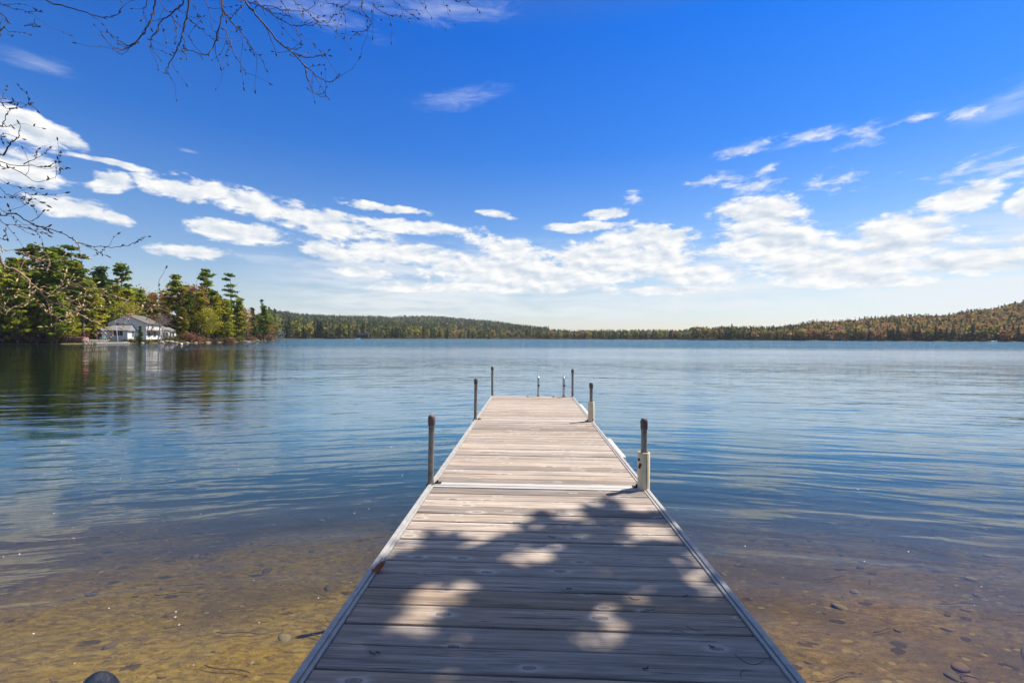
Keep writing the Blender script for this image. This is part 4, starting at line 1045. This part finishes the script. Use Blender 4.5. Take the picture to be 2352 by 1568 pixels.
def buoys():
    x, y = (417 - 1176) / F * 93, 93
    root = empty('mooring_buoy', (x, y, 0), 'round white mooring buoy floating in front of the reddish brush', 'buoy')
    m_ = MB(); m_.lathe([(.02, -.16), (.12, -.12), (.19, 0), (.2, .08), (.17, .2), (.09, .27), (.02, .29)], 16); m_.build('float', M_TRIM, root, True)
    m_ = MB(); m_.tube([(0, 0, .27), (0, 0, .36), (.05, 0, .38)], .02, 6); m_.build('ring', M_STEEL, root)
    x, y = (2206 - 1176) / F * 270, 270
    root = empty('channel_marker', (x, y, 0), 'thin dark channel marker standing in the far water off the right-hand hill', 'marker')
    m_ = MB(); m_.lathe([(.14, -1), (.14, .75), (.10, .9)], 10); m_.build('post', M_BLACK, root)
    m_ = MB(); m_.lathe([(.02, .9), (.24, .95), (.24, 1.25), (.02, 1.4)], 10); m_.build('top_mark', M_BLACK, root)
    for px, d, lab in ((822, 424, 'small white motorboat moored on the far shore below the dark cabin'), (2284, 362, 'small white motorboat at the far shore below the right-hand hill')):
        x = (px - 1176) / F * d; root = empty('motorboat', (x, d, 0), lab, 'boat', 'white boats on the far shores', rotz=R(8))
        h = MB(); n = 11; rows = []
        for i in range(n):
            t_ = i / (n - 1); b = .95 * (1 - t_ ** 3) + .02; rows.append([(-2.5 + 5 * t_, b, .75 + .25 * t_), (-2.5 + 5 * t_, b * .7, -.1), (-2.5 + 5 * t_, -b * .7, -.1), (-2.5 + 5 * t_, -b, .75 + .25 * t_)])
        vs = [p for r_ in rows for p in r_]
        h.put(vs, [(i * 4 + j, i * 4 + (j + 1) % 4, i * 4 + 4 + (j + 1) % 4, i * 4 + 4 + j) for i in range(n - 1) for j in range(4)] + [(0, 1, 2, 3)]); h.build('hull', M_TRIM, root)
        m_ = MB(); m_.put([(.2, -.75, .8), (.2, .75, .8), (.75, .6, .82), (.75, -.6, .82), (0, -.65, 1.35), (0, .65, 1.35)], [(0, 3, 4), (1, 5, 2), (3, 2, 5, 4), (0, 4, 5, 1), (0, 1, 2, 3)]); m_.build('windscreen', M_PANE, root)
buoys()

# ------------------------------------------------------------------ the pine on the bank whose boughs shade the near end of the dock
def dock_hit(px, py):
    o_ = Vector((0, 0, CAM_H)); d = at(px, py, 1.0) - o_
    n_ = azz; p0 = DOCK_M.translation
    return o_ + d * ((p0 - o_).dot(n_) / d.dot(n_))
def shade_pine():
    rs = np.random.default_rng(41); root = empty('white_pine', (6.6, 1.4, float(terrain_z(6.6, 1.4)) - .1), 'tall white pine on the near bank, its boughs shading the dock', 'pine tree')
    O = np.array(root.location)
    spots = [(968, 1420, .10), (985, 1455, .06), (1395, 1450, .10), (1020, 1347, .09), (1090, 1350, .10), (1150, 1353, .06), (1655, 1388, .10), (1640, 1350, .12), (1600, 1310, .12), (1570, 1280, .11), (1545, 1250, .08),
             (1230, 1275, .12), (1200, 1298, .07), (1465, 1245, .06), (1420, 1305, .05), (1310, 1225, .03), (1130, 1250, .05), (1330, 1385, .03), (1490, 1350, .05), (945, 1335, .05), (1520, 1400, .03)]
    spots = [(dock_hit(a, b), r_) for a, b, r_ in spots]
    lobes = [(1405, 1165, .09), (1430, 1185, .10), (1385, 1180, .08), (1500, 1192, .07), (1545, 1190, .05), (1300, 1205, .13), (1260, 1195, .08), (1350, 1215, .12), (1240, 1225, .12), (1290, 1240, .12), (1390, 1235, .10), (1420, 1215, .09), (1340, 1262, .10), (1180, 1235, .07), (1150, 1262, .10), (1080, 1265, .10), (1020, 1245, .08), (1000, 1238, .05),
             (1400, 1268, .10), (1480, 1265, .09), (1530, 1262, .06), (1100, 1285, .10), (1040, 1285, .09), (960, 1285, .08), (930, 1310, .10), (1000, 1312, .10), (1060, 1318, .09), (1150, 1310, .11), (1280, 1310, .12), (1350, 1310, .11), (1480, 1310, .10), (1530, 1330, .09), (1220, 1330, .11), (1420, 1335, .10)]
    C = []; cl = []; cen = []
    def clump(P, rad, k, n):
        hh = rs.uniform(4.9, 6.6); c = np.array(P + SUN_DIR * (hh / math.sin(SUN_EL)))
        cen.append(c); q = rs.normal(0, 1, (n, 3)) * (rad * .95, rad * .38, rad * .4); th = rs.uniform(0, 3.14); q = np.stack([q[:, 0] * math.cos(th) - q[:, 1] * math.sin(th), q[:, 0] * math.sin(th) + q[:, 1] * math.cos(th), q[:, 2]], 1)
        C.append(c + q); cl.append(np.full(n, k))
    k = 0
    for a, b, r_ in lobes:
        clump(dock_hit(a, b), r_ * 1.1, k, 30); k += 1
    # the closed shade over the nearest planks, with a few sun holes
    for a in np.arange(-1.25, 2.5, .125):
        for b in np.arange(-1.0, 3.0, .125):
            a_, b_ = a + rs.uniform(-.06, .06), b + rs.uniform(-.06, .06)
            if b_ > (2.34 + .10 * math.sin(a_ * 7) if a_ < .95 else 2.9): continue
            if a_ > 1.0 and rs.random() < .5: continue
            P = dock_pt(a_, b_)
            if any((P - S).length < r_ * .9 + .048 for S, r_ in spots): continue
            clump(P, .12, k, 22); k += 1
    C = np.concatenate(C); cl = np.concatenate(cl)
    leaf_obj('crown', C - O, .085, .7, tints(len(C), cl, (.02, .055, .012), (.10, .15, .02), rs), root, 2.4, rs)
    tb = MB(); tb.tube([(0, 0, 0), (.05, 0, 4), (0, .1, 9), (.1, 0, 14)], [.26, .21, .14, .05], 12); tb.build('trunk', M_BARK, root, True)
    cen = np.array(cen); used = set()
    order = np.argsort(cen[:, 2])
    for i in range(9):                                            # limbs fan out from the trunk and end in sprays
        sel = [j for j in order[i * len(order) // 9:(i + 1) * len(order) // 9]]
        tgt = cen[sel]; far_ = tgt[np.argmin(tgt[:, 0])]; p0 = np.array([6.62, 1.42, far_[2] - .8])
        mid = p0 * .5 + tgt.mean(0) * .5 + (0, 0, .15)
        lb = MB(); lb.tube([p0 - O, mid - O, tgt.mean(0) - O, far_ - O], [.045, .032, .02, .006], 6)
        for c in tgt[:26]:
            base = mid + (tgt.mean(0) - mid) * rs.uniform(.2, 1); lb.tube([base - O, (base + c) / 2 + rs.normal(0, .06, 3) - O, c - O], [.008, .006, .003], 4, False)
        lb.build('limb', M_BARK, root, True)
    # upper crown, out of the picture above
    C = []; cl = []; kk = 0
    for z in np.arange(7.5, 14.2, .55):
        L = 3.0 * (1 - (z - 7.5) / 7.5) + .4
        for b in range(5):
            a = rs.uniform(-1.2, 1.9) if z < 10 else rs.uniform(0, 6.28)
            for q in range(5):
                cc = np.array([math.cos(a), math.sin(a), .15]) * L * (.3 + .16 * q) + (0, 0, z); C.append(cc + rs.normal(0, .22, (36, 3)) * (1, 1, .5)); cl.append(np.full(36, kk)); kk += 1
    C = np.concatenate(C); cl = np.concatenate(cl); C[:, 0] = C[:, 0] + 1.2
    leaf_obj('upper_crown', C, .12, .7, tints(len(C), cl, (.02, .055, .012), (.10, .15, .02), rs), root, 2.4, rs)
shade_pine()

# ------------------------------------------------------------------ the budding tree on the left bank, its bare twigs hanging into the view
def budding_tree():
    rs = random.Random(17); base = (-3.9, 2.45)
    root = empty('budding_tree', (base[0], base[1], float(terrain_z(*base)) - .05), 'bare budding tree on the near bank, its twigs hanging in front of the sky', 'tree')
    O = Vector(root.location)
    trunk = [Vector((base[0], base[1], O.z)), Vector((-3.85, 2.45, 1.2)), Vector((-3.75, 2.55, 2.6)), Vector((-3.5, 2.7, 4.2)), Vector((-3.2, 2.9, 6.0)), Vector((-3.1, 3.0, 8.0))]
    m_ = MB(); m_.tube([p - O for p in trunk], [.15, .125, .105, .085, .06, .03], 14); m_.build('trunk', M_BARKG, root, True)
    def smoothline(pts, n=5):
        out_ = []
        for i in range(len(pts) - 1):
            p0 = pts[max(i - 1, 0)]; p1 = pts[i]; p2 = pts[i + 1]; p3 = pts[min(i + 2, len(pts) - 1)]
            for k in range(n):
                t_ = k / n; out_.append(.5 * ((2 * p1) + (p2 - p0) * t_ + (2 * p0 - 5 * p1 + 4 * p2 - p3) * t_ * t_ + (3 * p1 - p0 - 3 * p2 + p3) * t_ ** 3))
        return out_ + [pts[-1]]
    def bud(mb, p, d, s):
        d = d.normalized(); mb.tube([p, p + d * s * .35, p + d * s * .7, p + d * s], [s * .10, s * .20, s * .15, s * .03], 5, True, 1)
    def twig(pix, depth, r0, mat, sub=.7, dv=0.0, start=None, name='branch', budp=.45, lab=None):
        n = len(pix); pts = [at(x, y, depth + dv * i / max(1, n - 1) + rs.uniform(-.03, .03)) for i, (x, y) in enumerate(pix)]
        if start is not None: pts = [Vector(start)] + [Vector(start).lerp(pts[0], .55) + Vector((0, 0, .04))] + pts
        line = smoothline(pts); N = len(line)
        line = [p + Vector((rs.gauss(0, 1), rs.gauss(0, 1), rs.gauss(0, 1))) * .0035 for p in line]
        wd = MB(); bd = wd
        rad = [r0 * (1 - .78 * i / (N - 1)) * (1 + .16 * (rs.random() < .25)) for i in range(N)]
        wd.tube([p - O for p in line], rad, 6)
        tot = 0
        k0 = 11 if start is not None else 2
        for i in range(k0, N - 1):
            d = (line[i + 1] - line[i - 1]); 
            if d.length < 1e-6: continue
            d.normalize()
            if rs.random() < sub * .42:
                l = rs.uniform(.06, .24) * (depth / 3); e = (d + Vector((rs.gauss(0, .6), rs.gauss(0, .6), rs.gauss(-.1, .6)))).normalized()
                ps = [line[i]]; q = line[i].copy(); nn = rs.randint(3, 6)
                for s_ in range(nn):
                    e = (e + Vector((rs.gauss(0, .22), rs.gauss(0, .2), rs.gauss(.05, .22)))).normalized(); q = q + e * l / nn; ps.append(q.copy())
                wd.tube([p - O for p in ps], [max(rad[i] * .55, .0015) * (1 - .55 * s_ / nn) for s_ in range(nn + 1)], 5)
                bud(bd, ps[-1] - O, e, rs.uniform(.018, .032))
                for s_ in range(1, nn):
                    if rs.random() < budp: bud(bd, ps[s_] - O, (e + Vector((rs.gauss(0, .7), rs.gauss(0, .7), rs.gauss(.2, .7)))), rs.uniform(.012, .024))
            elif rs.random() < budp: bud(bd, line[i] - O, d + Vector((rs.gauss(0, .8), rs.gauss(0, .8), rs.gauss(.2, .8))), rs.uniform(.012, .026))
        bud(bd, line[-1] - O, line[-1] - line[-2], .026)
        return mesh_obj(name, wd.v, wd.f, None, root, True, mats=[mat, M_BUD if mat is M_TWIG_LIT else M_TWIG], mat_idx=[int(q) for q in wd.a])
    # overhead limb above the picture
    limb = smoothline([trunk[3], Vector((-2.7, 3.1, 4.7)), at(350, -150, 3.4), at(800, -190, 3.5), at(1250, -170, 3.6), at(1800, -140, 3.7)], 6)
    m_ = MB(); m_.tube([p - O for p in limb], [.055 * (1 - .85 * i / (len(limb) - 1)) for i in range(len(limb))], 8); m_.build('limb', M_TWIG, root, True)
    limb2 = smoothline([trunk[2], Vector((-3.3, 2.55, 2.9)), Vector((-2.95, 2.45, 2.75))], 4)
    limb3 = smoothline([trunk[3], Vector((-3.2, 2.5, 3.7)), Vector((-3.0, 2.4, 3.3)), Vector((-2.9, 2.35, 2.75))], 4)
    for lm in (limb2, limb3):
        m_ = MB(); m_.tube([p - O for p in lm], [.04 * (1 - .7 * i / (len(lm) - 1)) for i in range(len(lm))], 8); m_.build('limb', M_TWIG, root, True)
    def near(lm, p): return min(lm, key=lambda q: (q - p).length)
    def crop6(L_): return [(x * .4883, y * .4883) for x, y in L_]
    tops = [
        ([(735, 0), (725, 70), (690, 140), (655, 195), (600, 235), (540, 230), (485, 175)], .0075), ([(655, 205), (600, 220), (545, 185), (510, 155)], .004),
        ([(865, 0), (850, 40), (800, 80), (760, 105), (745, 150), (715, 190), (720, 240), (755, 285)], .0065),
        ([(890, 0), (880, 80), (865, 150), (850, 200), (820, 270), (785, 330), (790, 355)], .0075), ([(880, 90), (930, 130), (980, 175), (1015, 200)], .0035),
        ([(815, 85), (828, 150), (826, 205)], .0035), ([(1040, 0), (1045, 80), (1030, 150), (1010, 220), (970, 262), (900, 245), (865, 235)], .007),
        ([(1150, 0), (1190, 60), (1240, 120), (1290, 180), (1340, 230), (1390, 270), (1440, 320), (1500, 370), (1550, 390), (1595, 365)], .008),
        ([(1390, 265), (1450, 275), (1500, 270), (1545, 255)], .004), ([(1430, 310), (1445, 370), (1470, 430), (1510, 460), (1540, 462)], .0045), ([(1340, 228), (1390, 238), (1420, 220)], .003),
        ([(1040, 30), (1100, 120), (1150, 180), (1190, 240), (1230, 280), (1250, 335)], .005), ([(1060, 140), (1080, 200), (1070, 260), (1068, 300)], .0035), ([(1080, 200), (1100, 260), (1135, 310), (1155, 350)], .0035),
        ([(1200, 0), (1260, 60), (1320, 100), (1400, 130), (1480, 120), (1540, 110), (1575, 75)], .005), ([(1160, 0), (1210, 30), (1280, 40), (1360, 60), (1440, 60), (1500, 10)], .0045),
        ([(1320, 0), (1360, 70), (1395, 150), (1415, 205), (1370, 240)], .004), ([(960, 0), (985, 60), (1000, 140), (1020, 170)], .0045), ([(900, 10), (930, 60), (940, 100)], .004),
        ([(1700, 0), (1705, 60), (1740, 110), (1720, 150), (1670, 160)], .0055), ([(1750, 0), (1780, 60), (1830, 80), (1875, 80)], .004), ([(1850, 0), (1890, 50), (1930, 75)], .004), ([(1640, 0), (1610, 40), (1600, 65)], .004),
        ([(2080, 0), (2105, 50)], .0035), ([(1970, 0), (2000, 35)], .0035), ([(2130, 0), (2170, 12), (2205, 8)], .0035), ([(1520, 0), (1590, 30), (1650, 60), (1690, 60)], .0035),
        ([(215, 0), (300, 35), (400, 65), (480, 90), (540, 85), (580, 45), (570, 0)], .006), ([(0, 10), (30, 35), (70, 45), (130, 62), (190, 66)], .004), ([(0, 66), (30, 85), (50, 110)], .004), ([(120, 130), (160, 125), (185, 132)], .003), ([(0, 140), (40, 150), (60, 185)], .003),
        ([(750, 0), (790, 60), (830, 110), (900, 190)], .004), ([(1150, 10), (1120, 60), (1090, 90)], .004), ([(690, 20), (680, 60), (672, 100)], .0035), ([(1380, 0), (1420, 40), (1470, 90), (1500, 130)], .004)]
    for k, (L_, r_) in enumerate(tops):
        pix = crop6(L_); d0 = 3.35 + .35 * rs.random(); st = None
        if L_[0][1] <= 66 and (L_[0][1] <= 30): st = near(limb, at(pix[0][0], pix[0][1] - 60, d0))
        twig(pix, d0, r_ * 1.05, M_TWIG, .42, 0, st)
    def c7(L_): return [(x * .3663, 191.4 + y * .3663) for x, y in L_]
    lefts = [
        ([(0, 815), (90, 815), (200, 880), (300, 910), (420, 955), (500, 1000), (650, 1025), (760, 1022), (860, 1000)], .0075), ([(0, 850), (100, 890), (200, 920), (300, 950)], .004),
        ([(0, 500), (200, 520), (330, 530), (410, 525)], .005), ([(0, 508), (80, 540), (150, 570), (240, 618), (330, 600), (385, 560)], .005), ([(280, 530), (350, 510), (375, 460)], .004), ([(150, 512), (230, 470), (240, 410)], .004),
        ([(0, 450), (70, 390), (125, 335), (130, 265)], .0085), ([(0, 275), (40, 220), (72, 168)], .007), ([(0, 125), (100, 125), (190, 145)], .0045), ([(0, 148), (60, 165), (150, 160), (195, 130)], .003), ([(5, 110), (30, 70), (50, 30)], .004),
        ([(0, 600), (110, 650), (240, 660)], .0035), ([(0, 660), (80, 710), (160, 755), (190, 725)], .0035), ([(0, 785), (130, 780), (190, 740)], .0035), ([(200, 870), (240, 840), (285, 795)], .0035), ([(0, 705), (70, 712), (160, 690), (225, 705)], .003), ([(0, 270), (40, 275), (80, 272)], .003), ([(0, 340), (30, 320), (20, 360)], .0035), ([(0, 965), (40, 930), (52, 890)], .004), ([(600, 1080), (640, 1050), (665, 1030)], .002)]
    for L_, r_ in lefts:
        pix = c7(L_); d0 = 2.75 + .3 * rs.random(); st = None
        if L_[0][0] <= 5: st = near(limb3 + limb2, at(-120, pix[0][1], 2.4))
        twig(pix, d0, r_ * .72, M_TWIG, .4, .1, st)
    def c1(L_): return [(x * .2669, 535.9 + y * .2669) for x, y in L_]
    lows = [
        ([(0, 210), (130, 310), (240, 390), (320, 470), (400, 560), (520, 620), (640, 680), (770, 740), (880, 790), (950, 840), (965, 880), (930, 908)], .011),
        ([(330, 470), (500, 472), (730, 470), (850, 490), (980, 540), (1080, 575), (1250, 600), (1340, 575), (1390, 545), (1430, 512)], .006),
        ([(1080, 580), (1130, 640), (1190, 680), (1250, 682), (1300, 655)], .004), ([(0, 90), (150, 150), (330, 210), (480, 250), (640, 212), (750, 205)], .006), ([(410, 540), (470, 530), (510, 490), (530, 430)], .005),
        ([(540, 600), (640, 570), (760, 540), (880, 520)], .004), ([(400, 570), (430, 640), (480, 710), (540, 770), (620, 770)], .0045), ([(310, 585), (360, 640), (430, 700)], .0055), ([(640, 670), (700, 650), (790, 600)], .004), ([(490, 720), (550, 715), (590, 700)], .0035), ([(300, 200), (340, 250), (330, 215)], .003),
        ([(400, 320), (430, 270), (410, 220)], .005), ([(540, 475), (580, 450), (590, 400)], .005), ([(0, 330), (120, 335), (260, 300)], .004), ([(0, 480), (80, 470), (160, 490)], .005), ([(0, 610), (80, 570), (150, 540)], .004), ([(0, 640), (120, 630), (240, 580)], .005), ([(660, 675), (730, 655), (800, 650), (880, 640)], .0035), ([(580, 545), (640, 620), (670, 660)], .0035), ([(1060, 800), (1100, 740), (1120, 700)], .003), ([(880, 790), (960, 830), (1060, 815)], .0035)]
    for L_, r_ in lows:
        pix = c1(L_); d0 = 2.5 + .15 * rs.random(); st = None
        if L_[0][0] <= 5: st = near(limb2, at(-150, pix[0][1] - 40, 2.45))
        twig(pix, d0, r_ * (.62 if r_ > .01 else .46), M_TWIG_LIT, .42, .25, st, budp=.5)
budding_tree()

# ------------------------------------------------------------------ small things near the dock
M_DEADLEAF = plain('dead leaf', (0.34, 0.10, 0.025), 0.6, var=0.4, scale=60)
def dead_leaf():
    p = dock_hit(872, 1313); g = []; n = 9
    vs = []
    for i in range(n):
        t_ = i / (n - 1); w = .022 * math.sin(math.pi * (t_ * .92 + .05)) ** .8 * (1 + .25 * math.sin(t_ * 17))
        for s_ in (-1, 0, 1): vs.append((-.04 + .085 * t_, s_ * w, .006 + .020 * t_ * t_ + abs(s_) * .010 + .004 * math.sin(t_ * 9 + s_)))
    fs = [(i * 3 + j, i * 3 + j + 1, (i + 1) * 3 + j + 1, (i + 1) * 3 + j) for i in range(n - 1) for j in range(2)]
    o = mesh_obj('dead_leaf', vs, fs, M_DEADLEAF, smooth=True); o.location = p + azz * .003; o.rotation_euler = (R(18), R(-22), R(25)); o.modifiers.new('thick', 'SOLIDIFY').thickness = .001
    tag(o, 'curled rust brown leaf lying on the planks by the left rail', 'leaf')
dead_leaf()
def litter():
    rs = random.Random(8)
    for k, (px, py, L_, cv, w) in enumerate([(1730, 1530, .10, .8, .0009), (1710, 1545, .07, -.6, .0009), (1600, 1450, .07, .3, .0009), (1500, 1405, .05, .5, .0012), (855, 1505, .035, .3, .002), (870, 1503, .022, -.2, .002), (1490, 1540, .03, .4, .0022), (1640, 1490, .022, .5, .0022), (1310, 1355, .028, .2, .002), (1560, 1452, .06, -.4, .0009), (1270, 1235, .05, .2, .0018), (1300, 1212, .03, .5, .0016), (1460, 1380, .05, .6, .0012), (1580, 1372, .03, .3, .002)]):
        p = dock_hit(px, py); a = rs.uniform(-.6, .6); ps = []
        for i in range(8):
            t_ = i / 7; ps.append(p + axx * (math.cos(a) * L_ * (t_ - .5) - math.sin(a) * cv * L_ * (t_ - .5) ** 2 * 2) + bx * (math.sin(a) * L_ * (t_ - .5) + math.cos(a) * cv * L_ * (t_ - .5) ** 2 * 2) + azz * (.002 + w))
        m_ = MB(); m_.tube(ps, [w] * 7 + [w * .4], 5); o = m_.build('pine_needle' if w < .0013 else 'twig_bit', M_BLACK if w > .0013 else M_DARKW)
        tag(o, 'thin curved pine needle lying on the shaded planks' if w < .0013 else 'short dark bit of twig lying on the shaded planks', 'pine needle' if w < .0013 else 'twig', 'pine needles on the planks' if w < .0013 else 'twig bits on the planks')
litter()
rock('shore_boulder', (-1.98, 2.16, -.215), (.09, .10, .215), 91, 'dark rounded rock breaking the water at the lower left edge', 'rock', mat=M_DARKROCK, sub=4, rough=.05)

M_FLECK = plain('white fleck', (0.85, 0.84, 0.80), 0.6, var=0.05)
def flecks():
    rs = random.Random(4); proto = None
    for i in range(60):
        if i < 38: px, py = rs.uniform(0, 1000), 1010 + 470 * rs.random() ** 1.6
        elif i < 50: px, py = rs.uniform(1560, 2352), rs.uniform(1120, 1568)
        else: px, py = rs.uniform(0, 950), rs.uniform(1150, 1568)
        d = F * CAM_H / (py - horizon(px)); x = (px - 1176) / F * d
        if abs(x - .15) < 1.15: continue
        if proto is None:
            m_ = MB(); m_.lathe([(.001, -.002), (.010, 0), (.009, .003), (.001, .005)], 7); proto = o = m_.build('floating_petal', M_FLECK)
        else: o = proto.copy(); col.objects.link(o)
        o.location = (x, d, .002); s_ = rs.uniform(.22, .5) * (d / 5) ** .5; o.scale = (s_ * rs.uniform(.8, 2), s_, s_); o.rotation_euler = (0, 0, rs.uniform(0, 3))
        tag(o, 'tiny white fleck floating on the water beside the dock', 'petal', 'white flecks floating on the water')
flecks()

def bed_debris():
    rs = np.random.default_rng(19); mb = MB()
    for i in range(330):
        y = rs.uniform(1.2, 7.5); x = rs.uniform(-1, 1) * (1.1 * y + .3)
        if abs(x - .15) < .9 and y > 2: continue
        z = float(terrain_z(x, y)); s_ = min(rs.gamma(1.6, .010) + .006, .045)
        vs, fs = stone_blob(int(rs.integers(1e6)), s_ * rs.uniform(.9, 1.8), s_, s_ * .4, .14, 2); a = rs.uniform(0, 3.14)
        mb.put([(x + v.x * math.cos(a) - v.y * math.sin(a), y + v.x * math.sin(a) + v.y * math.cos(a), z + v.z + s_ * .1) for v in vs], fs, rs.random())
    for i in range(60):
        y = rs.uniform(1.4, 4.5); x = rs.uniform(-1, 1) * (1.1 * y + .3); z = float(terrain_z(x, y)) + .02; a = rs.uniform(-.8, .8); L_ = rs.uniform(.06, .35)
        mb.tube([(x + math.cos(a) * L_ * t_, y + math.sin(a) * L_ * t_ + .05 * L_ * math.sin(t_ * 5), z + .004) for t_ in np.linspace(-.5, .5, 6)], [.003] * 6, 5, True, rs.random())
    mt, t, o = new_mat('bed stones'); p = t.add('ShaderNodeBsdfPrincipled'); t.link(p.outputs[0], o.inputs[0])
    a = t.add('ShaderNodeAttribute', attribute_name='kind_id')
    t.link(t.ramp(a.outputs['Fac'], [(0, (.07, .052, .04)), (.4, (.12, .085, .05)), (.65, (.17, .09, .045)), (.85, (.22, .16, .07)), (1, (.30, .25, .15))]), p.inputs['Base Color']); p.inputs['Roughness'].default_value = .9
    ob = mb.build('bed_litter', mt, None, True, 'kind_id'); tag(ob, 'stones, sunken leaves and sticks scattered over the sandy lake bed', kind='stuff')
bed_debris()

# ------------------------------------------------------------------ air
mt, t, o = new_mat('thin haze')
pv = t.add('ShaderNodeVolumePrincipled'); pv.inputs['Color'].default_value = (0.80, 0.88, 1.0, 1); pv.inputs['Density'].default_value = 0.00009; pv.inputs['Anisotropy'].default_value = 0.0
t.link(pv.outputs[0], o.inputs['Volume'])
mb = MB(); mb.box(-2700, 2700, -2700, 2700, -16, 130)
tag(mb.build('haze', mt), 'thin bluish air over the lake', kind='stuff')
